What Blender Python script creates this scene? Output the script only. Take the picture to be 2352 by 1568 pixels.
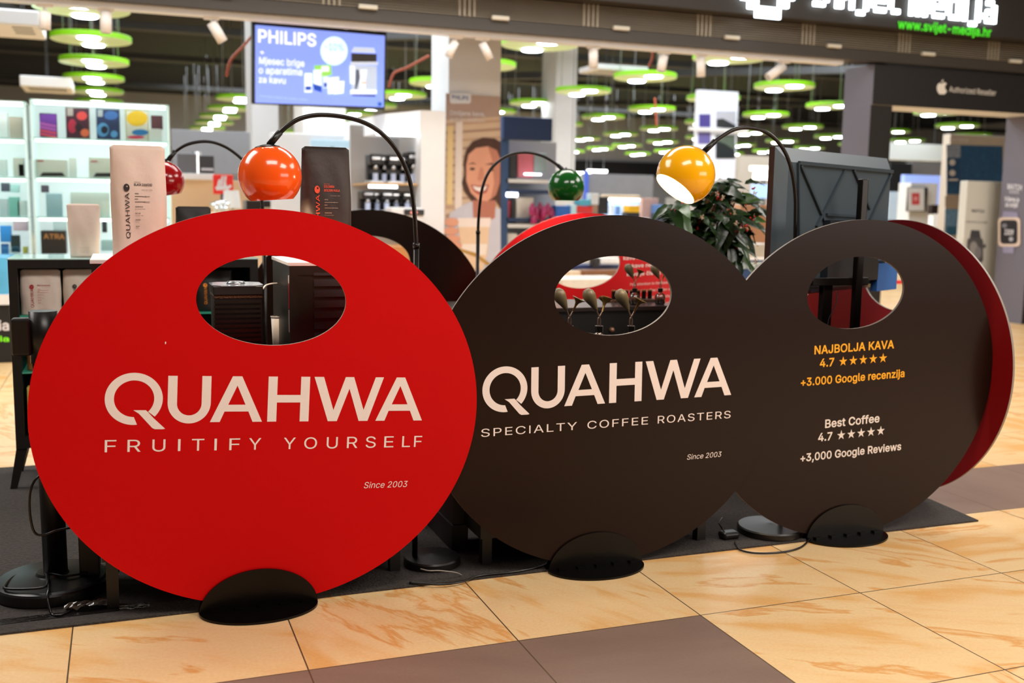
import bpy, bmesh, math, random
from mathutils import Vector, Matrix
from mathutils.geometry import delaunay_2d_cdt
from math import pi, sin, cos, radians as RD
for o in list(bpy.data.objects): bpy.data.objects.remove(o)
SC = bpy.context.scene
COL = SC.collection
R = random.Random(7)

# ---------------------------------------------------------------- camera, world, lights, exposure
FPX, YAW, PIT, ROL, CH = 2385.683, 0.3605778, 0.1295972, 0.0166146, 1.23819
_f = Vector((sin(YAW)*cos(PIT), cos(YAW)*cos(PIT), -sin(PIT)))
_r0 = Vector((cos(YAW), -sin(YAW), 0)); _u0 = _r0.cross(_f)
CR = _r0*cos(ROL)+_u0*sin(ROL); CU = -_r0*sin(ROL)+_u0*cos(ROL)
CP = Vector((0, 0, CH))
cam = bpy.data.objects.new('camera', bpy.data.cameras.new('camera')); COL.objects.link(cam)
cam.data.sensor_width = 36.0; cam.data.lens = FPX/2352*36
cam.matrix_world = Matrix(((CR.x, CU.x, -_f.x, 0), (CR.y, CU.y, -_f.y, 0), (CR.z, CU.z, -_f.z, CH), (0, 0, 0, 1)))
cam.data.clip_end = 200
cam.data.dof.use_dof = True; cam.data.dof.focus_distance = 3.25; cam.data.dof.aperture_fstop = 2.5
SC.camera = cam
SC.view_settings.view_transform = 'Standard'; SC.view_settings.look = 'None'
SC.view_settings.gamma = 1; SC.view_settings.use_curve_mapping = False
SC.view_settings.exposure = 0.12
W = bpy.data.worlds.new('world'); SC.world = W; W.use_nodes = True
W.node_tree.nodes['Background'].inputs[0].default_value = (0.95, 0.86, 0.80, 1)
W.node_tree.nodes['Background'].inputs[1].default_value = 0.06

def area(name, loc, sx, sy, power, col, rot=(0, 0, 0), spread=180):
    l = bpy.data.lights.new(name, 'AREA'); l.shape = 'RECTANGLE'; l.size = sx; l.size_y = sy
    l.energy = power; l.color = col; l.spread = RD(spread)
    o = bpy.data.objects.new(name, l); COL.objects.link(o); o.location = loc; o.rotation_euler = rot
    return o
# the mall's own ceiling lights above the walkway, out of frame
area('mall_ceiling_light', (4.2, 0.2, 4.4), 2.4, 1.6, 160, (1.0, 0.92, 0.83), (RD(14), RD(-4), 0))
area('mall_ceiling_light', (0.6, 0.9, 4.2), 2.2, 1.0, 85, (1.0, 0.92, 0.85), (RD(10), 0, 0))
area('mall_ceiling_light', (7.5, 3.8, 4.6), 3.0, 3.0, 230, (1.0, 0.94, 0.87))
area('mall_ceiling_light', (-3.0, 6.0, 4.6), 4.0, 2.5, 260, (1.0, 0.95, 0.90))
area('mall_ceiling_light', (2.4, 6.6, 4.6), 4.0, 1.6, 170, (1.0, 0.94, 0.88))
# unseen fill panel behind the camera, added for sheen on the brown discs
area('disc_sheen_fill', (8.5, -4.2, 2.1), 6.0, 1.8, 170, (1.0, 0.90, 0.80), (RD(90), 0, RD(38)))
# fill panels above the hanging discs, added to brighten the store
for _x, _y in ((0.5, 12.0), (8.0, 12.5), (2.0, 17.5), (12.5, 18.0)):
    area('store_fill_light', (_x, _y, 5.0), 6.5, 2.6, 460, (0.95, 0.98, 1.0))
area('store_fill_light', (12, 34, 5.3), 20, 6, 1800, (0.95, 0.98, 1.0))

def ray(x, y): return _f + CR*((x-1176)/FPX) + CU*((784-y)/FPX)
def P(x, y, Y):                       # point on the plane at distance Y that the photograph shows at x, y
    d = ray(x, y); return CP + d*(Y/d.y)
def F(x, y, z=0.0):
    d = ray(x, y); return CP + d*((z-CH)/d.z)
def XZ(x, y, Y):
    p = P(x, y, Y); return p.x, p.z

# ---------------------------------------------------------------- materials
def lin(h):
    h = h.lstrip('#'); c = [int(h[i:i+2], 16)/255 for i in (0, 2, 4)]
    return tuple(v/12.92 if v <= .04045 else ((v+.055)/1.055)**2.4 for v in c)+(1,)
MATS = {}
def mat(h, rough=.5, metal=0.0, emit=0.0, var=.06, scale=8, bump=0.0, key=None, trans=0, coat=0, alpha=1, spec=.5):
    k = key or (h, rough, metal, emit, var, scale, bump, trans, coat, alpha, spec)
    if k in MATS: return MATS[k]
    m = bpy.data.materials.new('m_'+h.strip('#')); m.use_nodes = True; MATS[k] = m
    nt = m.node_tree; b = nt.nodes['Principled BSDF']; c = lin(h)
    b.inputs['Roughness'].default_value = rough; b.inputs['Metallic'].default_value = metal
    b.inputs['Transmission Weight'].default_value = trans; b.inputs['Coat Weight'].default_value = coat
    b.inputs['Specular IOR Level'].default_value = spec
    b.inputs['Base Color'].default_value = c
    if alpha < 1: b.inputs['Alpha'].default_value = alpha
    if emit:
        b.inputs['Emission Color'].default_value = c; b.inputs['Emission Strength'].default_value = emit
    if var or bump:
        tc = nt.nodes.new('ShaderNodeTexCoord'); n = nt.nodes.new('ShaderNodeTexNoise')
        n.inputs['Scale'].default_value = scale; n.inputs['Detail'].default_value = 4
        nt.links.new(tc.outputs['Object'], n.inputs['Vector'])
        if var:
            mx = nt.nodes.new('ShaderNodeMix'); mx.data_type = 'RGBA'
            mx.inputs[6].default_value = tuple(v*(1-var) for v in c[:3])+(1,)
            mx.inputs[7].default_value = tuple(min(1, v*(1+var)) for v in c[:3])+(1,)
            nt.links.new(n.outputs['Fac'], mx.inputs[0]); nt.links.new(mx.outputs[2], b.inputs['Base Color'])
        if bump:
            bp = nt.nodes.new('ShaderNodeBump'); bp.inputs['Strength'].default_value = bump; bp.inputs['Distance'].default_value = .01
            nt.links.new(n.outputs['Fac'], bp.inputs['Height']); nt.links.new(bp.outputs[0], b.inputs['Normal'])
    return m
def glow(h, s): return mat(h, .5, 0, s, 0)
def glassmat(h='#fbfffd', alpha=.16, key='glass'):
    k = (key, h, alpha)
    if k in MATS: return MATS[k]
    m = bpy.data.materials.new('m_glass'); m.use_nodes = True; MATS[k] = m
    nt = m.node_tree; nt.nodes.remove(nt.nodes['Principled BSDF']); out = nt.nodes['Material Output']
    t = nt.nodes.new('ShaderNodeBsdfTransparent'); g = nt.nodes.new('ShaderNodeBsdfGlossy'); mx = nt.nodes.new('ShaderNodeMixShader')
    t.inputs[0].default_value = lin(h); g.inputs[0].default_value = (.9, 1, .97, 1); g.inputs['Roughness'].default_value = .03
    fr = nt.nodes.new('ShaderNodeFresnel'); fr.inputs[0].default_value = 1.45
    mt = nt.nodes.new('ShaderNodeMath'); mt.operation = 'MAXIMUM'; mt.inputs[1].default_value = alpha*.4
    nt.links.new(fr.outputs[0], mt.inputs[0]); nt.links.new(mt.outputs[0], mx.inputs[0])
    nt.links.new(t.outputs[0], mx.inputs[1]); nt.links.new(g.outputs[0], mx.inputs[2]); nt.links.new(mx.outputs[0], out.inputs[0])
    return m

# ---------------------------------------------------------------- mesh builder
class MB:
    def __init__(s): s.v = []; s.f = []; s.mi = []; s.sm = []
    def add(s, vs, fs, mi=0, sm=False):
        n = len(s.v); s.v += [Vector(v) for v in vs]
        for f in fs: s.f.append([n+i for i in f]); s.mi.append(mi); s.sm.append(sm)
        return s
    def box(s, a, b, mi=0):
        x0, y0, z0 = [min(a[i], b[i]) for i in range(3)]; x1, y1, z1 = [max(a[i], b[i]) for i in range(3)]
        return s.add([(x0,y0,z0),(x1,y0,z0),(x1,y1,z0),(x0,y1,z0),(x0,y0,z1),(x1,y0,z1),(x1,y1,z1),(x0,y1,z1)],
                     [(0,3,2,1),(4,5,6,7),(0,1,5,4),(1,2,6,5),(2,3,7,6),(3,0,4,7)], mi)
    def bbox(s, a, b, r=.005, mi=0):        # box with bevelled edges
        bm = bmesh.new(); bmesh.ops.create_cube(bm, size=1)
        sz = [abs(b[i]-a[i]) for i in range(3)]; c = [(a[i]+b[i])/2 for i in range(3)]
        for v in bm.verts: v.co = Vector((v.co[i]*sz[i]+c[i] for i in range(3)))
        r = min(r, min(sz)*.45)
        bmesh.ops.bevel(bm, geom=bm.edges[:], offset=r, segments=3, affect='EDGES', profile=.5)
        bm.verts.index_update(); s.add([v.co.copy() for v in bm.verts], [[v.index for v in f.verts] for f in bm.faces], mi, False); bm.free()
        return s
    def obox(s, c, ex, ey, ez, mi=0):       # oriented box, half vectors
        c, ex, ey, ez = map(Vector, (c, ex, ey, ez))
        return s.add([c-ex-ey-ez, c+ex-ey-ez, c+ex+ey-ez, c-ex+ey-ez, c-ex-ey+ez, c+ex-ey+ez, c+ex+ey+ez, c-ex+ey+ez],
                     [(0,3,2,1),(4,5,6,7),(0,1,5,4),(1,2,6,5),(2,3,7,6),(3,0,4,7)], mi)
    def tube(s, pts, r, n=12, mi=0, closed=False, cap=True):
        pts = [Vector(p) for p in pts]; m = len(pts)
        rs = r if isinstance(r, (list, tuple)) else [r]*m
        rings = []; up = None
        for i, p in enumerate(pts):
            t = (pts[min(i+1, m-1)]-pts[max(i-1, 0)]).normalized()
            if up is None: up = t.orthogonal().normalized()
            a = (up-t*up.dot(t)).normalized(); up = a; b = t.cross(a)
            rings.append([p+(a*cos(2*pi*k/n)+b*sin(2*pi*k/n))*rs[i] for k in range(n)])
        vs = [v for rg in rings for v in rg]
        fs = [(i*n+k, i*n+(k+1) % n, (i+1)*n+(k+1) % n, (i+1)*n+k) for i in range(m-1) for k in range(n)]
        s.add(vs, fs, mi, True)
        if cap:
            k0 = len(s.v)-len(vs); s.f.append(list(range(k0+n-1, k0-1, -1))); s.f.append(list(range(k0+(m-1)*n, k0+m*n))); s.mi += [mi, mi]; s.sm += [False, False]
        return s
    def cyl(s, c, r, z0, z1, n=32, mi=0, r2=None):
        r2 = r if r2 is None else r2
        return s.lathe(c, [(0, z0), (r, z0), (r2, z1), (0, z1)], n, mi, sm=False, rad=True)
    def lathe(s, c, prof, n=32, mi=0, sm=True, M=None, rad=False):
        c = Vector((c[0], c[1], c[2] if len(c) > 2 else 0)); vs = []; fs = []
        for (r, z) in prof:
            for k in range(n):
                p = Vector((r*cos(2*pi*k/n), r*sin(2*pi*k/n), z))
                if M: p = M @ p
                vs.append(c+p)
        for i in range(len(prof)-1):
            for k in range(n): fs.append((i*n+k, i*n+(k+1) % n, (i+1)*n+(k+1) % n, (i+1)*n+k))
        s.add(vs, fs, mi, sm); return s
    def prism(s, loops, to3, d, mi=0):      # planar polygon (first loop) with holes, extruded by vector d
        d = Vector(d); bm = bmesh.new(); edges = []
        from mathutils.geometry import tessellate_polygon
        ls = [[Vector(to3(*p)) for p in L] for L in loops]
        tris = tessellate_polygon(ls); flat = [v for L in ls for v in L]; n = len(flat)
        s.add(flat+[v+d for v in flat], [tuple(t) for t in tris]+[(t[2]+n, t[1]+n, t[0]+n) for t in tris], mi)
        k = len(s.v)-2*n; off = 0
        for L in ls:
            m = len(L)
            for i in range(m):
                a, b = off+i, off+(i+1) % m
                s.f.append([k+a, k+b, k+b+n, k+a+n]); s.mi.append(mi); s.sm.append(False)
            off += m
        bm.free(); return s
    def build(s, name, mats, parent=None, origin=None):
        if not isinstance(mats, (list, tuple)): mats = [mats]
        if parent is not None: o0 = ROOTLOC[parent.name]
        else:
            if origin is None:
                zs = min(v.z for v in s.v); origin = (sum(v.x for v in s.v)/len(s.v), sum(v.y for v in s.v)/len(s.v), zs)
            o0 = Vector(origin)
        me = bpy.data.meshes.new(name); me.from_pydata([v-o0 for v in s.v], [], s.f)
        for m in mats: me.materials.append(m)
        for p, mi, sm in zip(me.polygons, s.mi, s.sm): p.material_index = min(mi, len(mats)-1); p.use_smooth = sm
        bm = bmesh.new(); bm.from_mesh(me); bmesh.ops.remove_doubles(bm, verts=bm.verts, dist=1e-6)
        bmesh.ops.dissolve_degenerate(bm, dist=1e-7, edges=bm.edges)
        bmesh.ops.recalc_face_normals(bm, faces=bm.faces); bm.to_mesh(me); bm.free(); me.update()
        ob = bpy.data.objects.new(name, me); COL.objects.link(ob)
        if parent is not None: ob.parent = parent; ROOTLOC[ob.name] = o0
        else: ob.location = o0; ROOTLOC[ob.name] = o0
        return ob
ROOTLOC = {}
def tag(o, label=None, cat=None, group=None, kind=None):
    if label: o['label'] = label
    if cat: o['category'] = cat
    if group: o['group'] = group
    if kind: o['kind'] = kind
    return o
def root(name, loc, label, cat, group=None):
    o = bpy.data.objects.new(name, None); COL.objects.link(o); o.location = loc; o.empty_display_size = .05
    ROOTLOC[o.name] = Vector(loc); return tag(o, label, cat, group)
def copy_tree(o, loc=None):
    c = o.copy(); COL.objects.link(c)
    if loc is not None: c.location = loc
    for ch in [x for x in bpy.data.objects if x.parent == o]:
        d = ch.copy(); COL.objects.link(d); d.parent = c
        for g in [x for x in bpy.data.objects if x.parent == ch]:
            e = g.copy(); COL.objects.link(e); e.parent = d
    return c
def circ(cx, cy, rx, ry, n=64, a0=0, a1=2*pi, end=False):
    m = n+1 if end else n
    return [(cx+rx*cos(a0+(a1-a0)*k/n), cy+ry*sin(a0+(a1-a0)*k/n)) for k in range(m)]

# ---------------------------------------------------------------- lettering
# letter outlines in thousandths: per character code its advance width and its closed loops x,y,x,y...
GLY = {
 32: [188,[]],
 37: [676,[[196,284,214,289,230,297,244,308,255,320,264,335,270,351,274,369,276,388,276,412,274,431,270,448,264,464,255,479,244,492,230,503,214,511,196,515,175,517,155,515,137,511,121,503,107,492,96,479,87,464,80,448,76,431,75,412,75,388,76,369,80,351,86,335,95,320,107,308,121,297,137,289,155,284,175,283],[521,-8,540,-3,555,5,569,15,580,28,589,43,596,59,600,77,601,95,601,120,600,138,596,156,590,172,581,187,570,200,556,210,540,218,522,223,501,225,481,223,463,218,447,210,433,200,421,187,412,172,406,156,402,138,400,120,400,95,402,77,406,59,412,43,421,28,432,15,446,5,462,-3,481,-8,501,-10],[191,0,540,509,482,509,132,0],[160,329,147,335,138,346,132,358,128,372,127,388,127,412,128,428,132,441,138,454,148,464,160,470,175,473,191,470,204,464,213,454,219,441,222,428,223,412,223,388,222,372,218,358,212,346,203,335,191,329,175,327],[485,37,473,43,464,53,458,66,454,80,453,95,453,120,454,135,458,149,464,162,473,172,486,178,501,180,517,178,529,172,538,162,544,149,548,135,549,120,549,95,548,80,544,66,538,53,529,43,517,37,501,35]]],
 38: [448,[[221,-5,246,-1,271,7,294,17,315,30,333,47,345,62,371,92,380,107,389,124,397,144,403,167,406,194,408,224,349,224,348,198,343,174,336,151,327,131,315,112,301,95,286,81,269,69,251,59,232,52,213,48,193,46,175,48,158,51,143,57,130,66,118,76,109,87,102,101,98,115,97,131,98,146,103,161,110,174,121,188,135,202,154,217,256,293,291,325,301,336,309,349,315,362,320,375,323,389,324,404,322,424,317,442,308,459,297,475,283,488,266,499,246,507,224,512,200,513,176,512,154,507,134,499,117,488,102,474,91,458,82,440,77,420,75,398,77,379,81,361,87,344,96,327,108,310,121,293,171,231,364,0,438,0,204,284,169,327,145,363,141,375,138,386,137,399,138,411,141,421,145,431,151,440,159,447,168,453,178,457,189,460,201,461,219,459,233,454,245,445,255,434,260,420,262,405,261,394,259,384,255,375,237,352,216,335,140,279,85,235,70,220,58,205,47,189,40,173,36,154,34,133,36,108,43,84,54,62,69,42,88,26,110,12,136,1,165,-5,197,-7]]],
 43: [453,[[255,34,255,364,198,364,198,34],[391,172,391,226,61,226,61,172]]],
 44: [188,[[84,-119,137,71,68,71,38,-119]]],
 45: [453,[[114,244,114,188,337,188,337,244]]],
 46: [188,[[107,-3,118,1,128,9,135,18,140,29,141,41,140,53,135,64,128,73,118,81,107,85,95,87,83,85,73,81,63,73,55,64,51,53,50,41,51,29,55,18,63,9,73,1,83,-3,95,-4]]],
 47: [249,[[178,533,14,-76,71,-76,235,533]]],
 48: [453,[[263,-3,295,7,323,24,348,48,368,77,384,113,396,155,403,202,405,254,403,306,396,353,384,395,368,431,348,461,323,484,295,502,262,512,227,516,191,512,159,502,130,484,106,461,85,431,69,395,57,353,50,306,48,254,50,202,57,155,69,113,85,77,105,48,130,24,158,7,191,-3,227,-7],[203,52,182,60,163,74,147,92,134,116,123,144,115,176,111,213,109,254,111,295,115,332,123,365,134,393,147,416,163,435,182,449,203,457,227,460,250,457,271,449,290,435,306,416,320,393,330,365,338,332,342,295,344,254,342,213,338,176,330,144,320,116,306,92,290,74,271,60,250,52,227,50]]],
 49: [453,[[198,509,86,427,86,358,209,448,212,448,212,0,276,0,276,509],[391,0,391,55,76,55,76,0]]],
 50: [453,[[389,0,389,57,153,57,153,60,267,180,336,259,351,280,363,299,371,318,377,336,380,354,381,372,379,398,372,423,361,445,346,465,328,482,306,497,281,507,254,513,225,516,196,513,168,507,143,496,121,482,102,464,86,442,75,418,68,391,66,362,127,362,128,381,132,398,139,413,148,427,159,438,172,447,188,454,205,458,224,460,241,458,258,455,273,449,287,441,298,431,308,419,315,405,319,389,320,371,319,356,316,341,311,327,303,312,294,298,282,282,234,229,64,47,64,0]]],
 51: [453,[[251,-5,281,2,309,12,333,27,354,45,370,66,383,90,390,116,393,145,391,173,383,198,371,222,354,244,333,262,308,276,279,286,247,290,211,289,211,278,372,461,372,509,70,509,70,452,288,452,288,448,157,299,157,248,201,248,229,246,254,241,275,234,292,223,306,211,316,196,323,180,328,163,329,145,328,125,323,108,315,93,304,80,291,69,275,61,258,55,239,51,219,50,200,51,182,54,165,59,150,66,137,76,126,87,118,100,112,115,109,132,44,132,48,104,57,79,70,57,88,38,108,22,133,10,159,1,188,-5,218,-7]]],
 52: [453,[[413,105,413,163,109,163,109,166,311,509,247,509,40,158,40,105],[343,0,343,318,282,318,282,146,282,121,282,0]]],
 53: [453,[[253,-4,282,3,309,15,332,32,352,52,369,76,381,102,388,132,391,163,390,187,386,210,379,231,370,251,358,269,345,285,330,299,313,311,294,321,274,328,252,332,229,334,212,333,194,330,178,325,162,318,148,311,136,301,134,301,151,452,366,452,366,509,96,509,67,253,128,246,139,255,152,262,167,268,184,273,201,276,218,277,238,275,257,270,275,262,290,251,303,237,314,221,321,203,326,183,328,162,326,141,322,122,314,104,304,89,291,75,276,64,259,56,241,51,221,50,204,51,188,54,173,60,160,68,148,78,138,89,130,102,125,115,122,130,60,130,63,105,71,82,83,60,99,41,118,25,140,11,165,1,192,-5,221,-7]]],
 54: [453,[[257,-4,284,3,310,14,333,30,352,50,368,73,379,98,387,127,389,157,387,187,380,215,370,240,355,262,337,280,316,295,291,305,265,312,235,314,221,313,208,311,196,307,184,302,174,295,165,288,157,279,151,270,145,261,151,261,322,509,252,509,137,340,112,302,93,268,80,239,71,212,65,187,64,162,66,130,73,101,84,74,100,51,119,31,142,15,168,3,196,-4,226,-7],[207,50,190,55,174,63,160,73,148,86,138,102,131,119,126,138,125,158,126,179,131,197,138,214,148,229,160,241,174,252,190,259,207,264,226,265,245,264,263,259,279,251,293,241,304,228,314,213,322,196,326,178,327,157,326,137,322,119,314,101,304,86,293,73,279,63,263,55,245,50,226,48]]],
 55: [453,[[165,0,391,449,391,509,62,509,62,452,323,452,323,448,97,0]]],
 56: [453,[[259,-5,289,1,317,11,341,25,362,42,378,62,391,84,398,109,401,135,399,156,395,176,387,195,377,212,365,228,351,241,335,252,319,260,300,265,300,267,323,276,343,289,359,308,372,330,379,354,382,380,379,405,373,429,361,450,346,469,328,485,306,498,282,508,255,514,226,516,197,514,170,508,146,498,124,485,106,469,90,450,79,429,73,405,70,380,73,354,80,330,93,308,109,289,129,276,153,267,153,265,134,260,117,252,101,241,87,228,75,212,65,195,58,176,53,156,52,135,54,109,62,84,74,62,91,42,111,25,136,11,163,1,193,-5,226,-7],[205,50,185,54,167,60,152,69,139,79,129,91,121,106,117,121,115,139,117,157,122,173,130,189,140,202,154,213,169,223,187,230,206,234,226,235,247,234,265,230,283,223,298,213,312,202,322,189,330,173,335,157,337,139,335,121,331,106,323,91,313,79,300,69,285,60,267,54,248,50,226,49],[209,291,193,294,178,300,165,308,154,318,145,330,138,344,134,359,133,376,134,392,138,407,145,420,153,432,164,442,177,449,192,455,208,459,226,460,244,459,260,455,275,449,288,442,299,432,308,420,314,407,318,392,319,376,318,359,314,344,307,330,298,318,287,308,274,300,260,294,244,291,226,290]]],
 57: [453,[[196,513,168,506,143,494,120,479,101,459,85,436,73,411,66,382,64,352,66,321,72,294,83,269,98,247,116,229,137,214,161,203,188,197,218,195,232,195,245,198,257,202,268,207,278,214,287,221,295,229,302,238,307,248,301,248,130,0,200,0,315,168,340,207,359,240,373,270,382,296,387,322,389,347,387,378,380,408,368,434,352,458,333,478,310,494,285,506,256,513,226,516],[245,459,263,454,279,446,293,435,305,422,314,407,322,390,326,371,327,350,326,330,322,312,314,295,305,280,293,267,279,257,263,249,245,245,226,243,207,245,190,250,174,257,160,268,148,280,138,295,131,313,127,331,125,352,127,372,131,390,138,407,148,423,160,435,174,446,190,454,207,459,226,460]]],
 65: [480,[[85,0,191,302,213,371,245,478,232,478,264,372,287,302,395,0,463,0,276,509,201,509,16,0],[370,142,370,199,110,199,110,142]]],
 66: [456,[[247,0,284,2,317,8,344,18,368,31,386,48,400,67,410,88,416,111,418,136,416,161,411,184,402,203,391,220,378,234,363,245,347,254,331,260,315,262,315,267,329,272,343,278,356,286,368,295,378,307,387,320,393,336,397,353,398,374,396,398,390,421,381,442,367,461,350,477,329,491,304,501,274,507,241,509,60,509,60,0],[125,231,248,231,269,229,289,225,306,218,320,209,333,197,342,184,350,169,354,153,355,137,353,115,344,96,330,80,309,67,281,60,245,57,125,57],[125,452,240,452,270,449,294,442,313,429,326,412,333,393,336,372,335,355,330,340,323,326,314,314,302,304,288,296,273,290,256,287,238,285,125,285]]],
 67: [510,[[293,-6,317,-2,341,5,363,13,383,24,402,38,420,53,435,71,448,91,459,112,467,135,473,160,408,160,404,144,397,128,389,114,380,102,369,90,357,81,344,72,330,65,315,60,300,56,284,54,267,53,237,56,210,63,184,76,161,94,141,117,125,145,113,177,106,213,103,254,106,295,113,332,125,364,141,391,161,414,184,432,209,445,237,453,267,456,284,455,300,453,315,449,330,444,344,437,357,428,369,418,380,407,389,395,397,380,404,365,408,348,473,348,467,373,459,397,448,418,435,438,419,456,402,471,383,485,362,496,340,504,317,511,293,514,267,516,225,512,186,501,150,484,119,459,92,429,70,393,53,352,44,305,40,254,44,203,53,157,70,115,92,79,119,49,150,25,186,7,225,-3,267,-7]]],
 68: [502,[[268,3,312,14,351,31,384,54,411,83,433,119,449,159,458,205,462,255,458,306,449,351,433,391,412,426,385,455,353,478,315,495,273,505,225,509,93,509,93,452,221,452,258,449,291,441,320,428,344,410,364,388,379,361,390,329,397,294,399,255,397,216,390,181,379,149,363,122,343,99,318,81,288,68,254,60,215,57,96,57,96,0,219,0],[60,509,60,0,125,0,125,509]]],
 69: [419,[[375,0,375,57,125,57,125,229,355,229,355,286,125,286,125,452,372,452,372,509,60,509,60,0]]],
 70: [410,[[125,0,125,221,346,221,346,278,125,278,125,452,369,452,369,509,60,509,60,0]]],
 71: [520,[[308,-4,344,5,377,19,406,38,431,62,451,91,466,124,475,160,478,200,478,256,283,256,283,199,434,199,415,202,413,173,407,147,396,123,382,102,365,85,345,71,322,61,296,55,269,53,238,56,210,63,184,76,161,95,141,117,125,145,113,177,106,213,103,254,106,295,113,332,125,364,141,392,160,414,183,432,209,445,236,453,265,456,283,455,300,453,315,448,330,443,344,436,356,427,368,417,378,406,387,393,395,379,402,365,408,349,474,349,468,373,460,395,449,416,436,436,421,453,403,469,384,483,363,494,340,504,316,510,291,514,265,516,223,512,184,501,149,484,117,459,91,429,69,393,53,352,43,305,40,254,43,203,53,157,69,116,91,79,118,49,149,25,185,7,225,-3,269,-7]]],
 72: [517,[[125,0,125,232,392,232,392,0,457,0,457,509,392,509,392,289,125,289,125,509,60,509,60,0]]],
 73: [178,[[60,0,118,0,118,509,60,509]]],
 74: [396,[[227,-2,263,11,294,33,318,63,332,100,336,145,336,509,272,509,272,145,269,117,261,93,248,74,230,61,209,53,185,50,160,53,139,61,122,74,108,93,100,117,98,145,98,173,33,173,33,145,38,100,52,63,75,33,106,11,143,-2,185,-7]]],
 75: [467,[[125,0,125,193,124,225,125,334,125,509,60,509,60,0],[228,276,231,276,448,509,364,509,212,344,174,303,139,261,104,216,104,145],[449,0,228,309,188,259,372,0]]],
 76: [393,[[361,0,361,57,125,57,125,509,60,509,60,0]]],
 77: [628,[[122,0,122,291,122,328,121,372,120,416,119,457,112,457,129,408,145,361,159,321,170,291,286,0,342,0,456,291,467,322,482,363,498,409,513,457,507,457,506,413,505,369,504,327,504,291,504,0,568,0,568,509,476,509,352,187,342,158,330,121,318,83,307,49,322,49,311,84,299,123,287,159,277,187,152,509,60,509,60,0]]],
 78: [523,[[125,0,125,291,124,328,122,384,119,454,108,452,148,381,177,331,202,290,387,0,463,0,463,509,399,509,399,195,399,157,401,108,405,54,414,55,388,107,363,151,343,183,136,509,60,509,60,0]]],
 79: [533,[[309,-3,348,7,384,25,415,49,442,79,464,115,480,157,490,203,493,254,490,305,480,352,464,393,442,429,415,459,384,484,348,501,309,512,267,516,225,512,186,501,150,484,119,459,92,429,70,393,53,352,44,305,40,254,44,203,53,157,70,115,92,79,119,49,150,25,186,7,225,-3,267,-7],[237,55,210,63,184,76,161,94,142,117,125,144,113,176,106,213,103,254,106,295,113,332,125,364,142,392,161,415,184,433,210,445,237,453,267,456,296,453,324,446,349,433,372,415,392,392,408,365,420,332,428,295,430,254,428,213,420,176,408,144,392,116,372,94,349,76,324,63,296,55,267,53]]],
 80: [445,[[125,0,125,452,232,452,257,451,279,446,297,439,312,428,324,416,333,402,339,385,343,367,344,348,343,328,339,310,333,294,324,279,312,266,297,256,279,248,257,244,233,242,109,242,109,186,235,186,272,188,305,195,332,207,356,223,375,243,390,265,400,291,407,318,409,348,407,377,400,404,390,430,375,452,356,471,332,487,305,499,272,506,235,509,60,509,60,0]]],
 81: [533,[[309,-3,348,7,384,25,415,49,442,79,464,115,480,157,490,203,493,254,490,305,480,352,464,393,442,429,415,459,384,484,348,501,309,512,267,516,225,512,186,501,150,484,119,459,92,429,70,393,53,352,44,305,40,254,44,203,53,157,70,115,92,79,119,49,150,25,186,7,225,-3,267,-7],[237,55,210,63,184,76,161,94,142,117,125,144,113,176,106,213,103,254,106,295,113,332,125,364,142,392,161,415,184,433,210,445,237,453,267,456,296,453,324,446,349,433,372,415,392,392,408,365,420,332,428,295,430,254,428,213,420,176,408,144,392,116,372,94,349,76,324,63,296,55,267,53],[331,46,346,27,401,-48,468,-48,384,65,369,85,313,159,245,159]]],
 82: [449,[[125,0,125,452,233,452,258,451,279,446,298,440,313,430,325,419,334,405,340,389,344,371,345,352,344,333,340,316,334,300,325,287,313,276,298,267,280,260,258,256,234,255,96,255,96,198,236,198,273,200,305,206,333,217,356,232,376,250,390,271,401,296,407,323,409,352,407,381,401,408,390,433,376,455,356,473,333,489,305,500,273,506,236,509,60,509,60,0],[428,0,303,229,230,229,353,0]]],
 83: [447,[[261,-7,294,0,323,11,349,25,370,43,386,64,399,87,406,112,408,139,407,161,402,180,395,198,384,213,372,226,359,238,344,248,328,256,312,264,264,279,212,293,169,308,155,315,142,324,131,334,122,345,117,359,115,376,117,391,121,405,129,418,139,430,152,440,167,448,185,454,204,457,225,459,254,456,280,449,302,437,320,421,332,402,337,378,401,378,398,403,390,427,377,449,360,468,340,484,316,498,289,508,259,514,227,516,195,514,165,508,138,498,113,484,92,468,75,448,62,425,54,400,52,372,56,341,67,313,86,289,112,269,145,253,184,239,245,222,296,205,310,197,322,189,332,179,340,168,344,154,346,139,344,122,338,106,329,92,317,79,303,69,286,60,267,54,246,50,224,49,204,50,185,53,166,59,150,66,136,76,123,88,114,102,108,118,104,137,38,137,42,109,51,83,64,60,81,40,102,23,128,9,156,-1,188,-7,224,-9]]],
 84: [449,[[193,452,193,0,257,0,257,452,417,452,417,509,32,509,32,452]]],
 85: [517,[[297,-6,332,2,363,15,391,33,414,55,433,80,446,108,454,140,457,173,457,509,393,509,393,178,391,155,385,133,377,113,364,95,349,80,331,68,309,59,285,53,259,52,232,53,208,59,187,68,169,80,153,95,141,113,132,133,126,155,124,178,124,509,60,509,60,173,63,140,71,108,85,80,103,55,126,33,154,15,186,2,220,-6,259,-8]]],
 86: [480,[[278,0,463,509,395,509,290,206,267,138,235,31,248,31,215,137,192,206,84,509,16,509,204,0]]],
 87: [686,[[230,0,318,323,335,395,350,475,336,475,351,391,368,323,455,0,530,0,670,509,603,509,523,196,510,145,499,94,488,40,497,40,486,94,474,145,462,196,380,509,306,509,224,196,211,145,200,94,189,40,197,40,187,94,175,145,163,196,82,509,16,509,155,0]]],
 89: [472,[[268,0,268,208,455,509,381,509,280,344,251,293,224,230,250,230,222,292,192,344,91,509,16,509,203,208,203,0]]],
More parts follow.
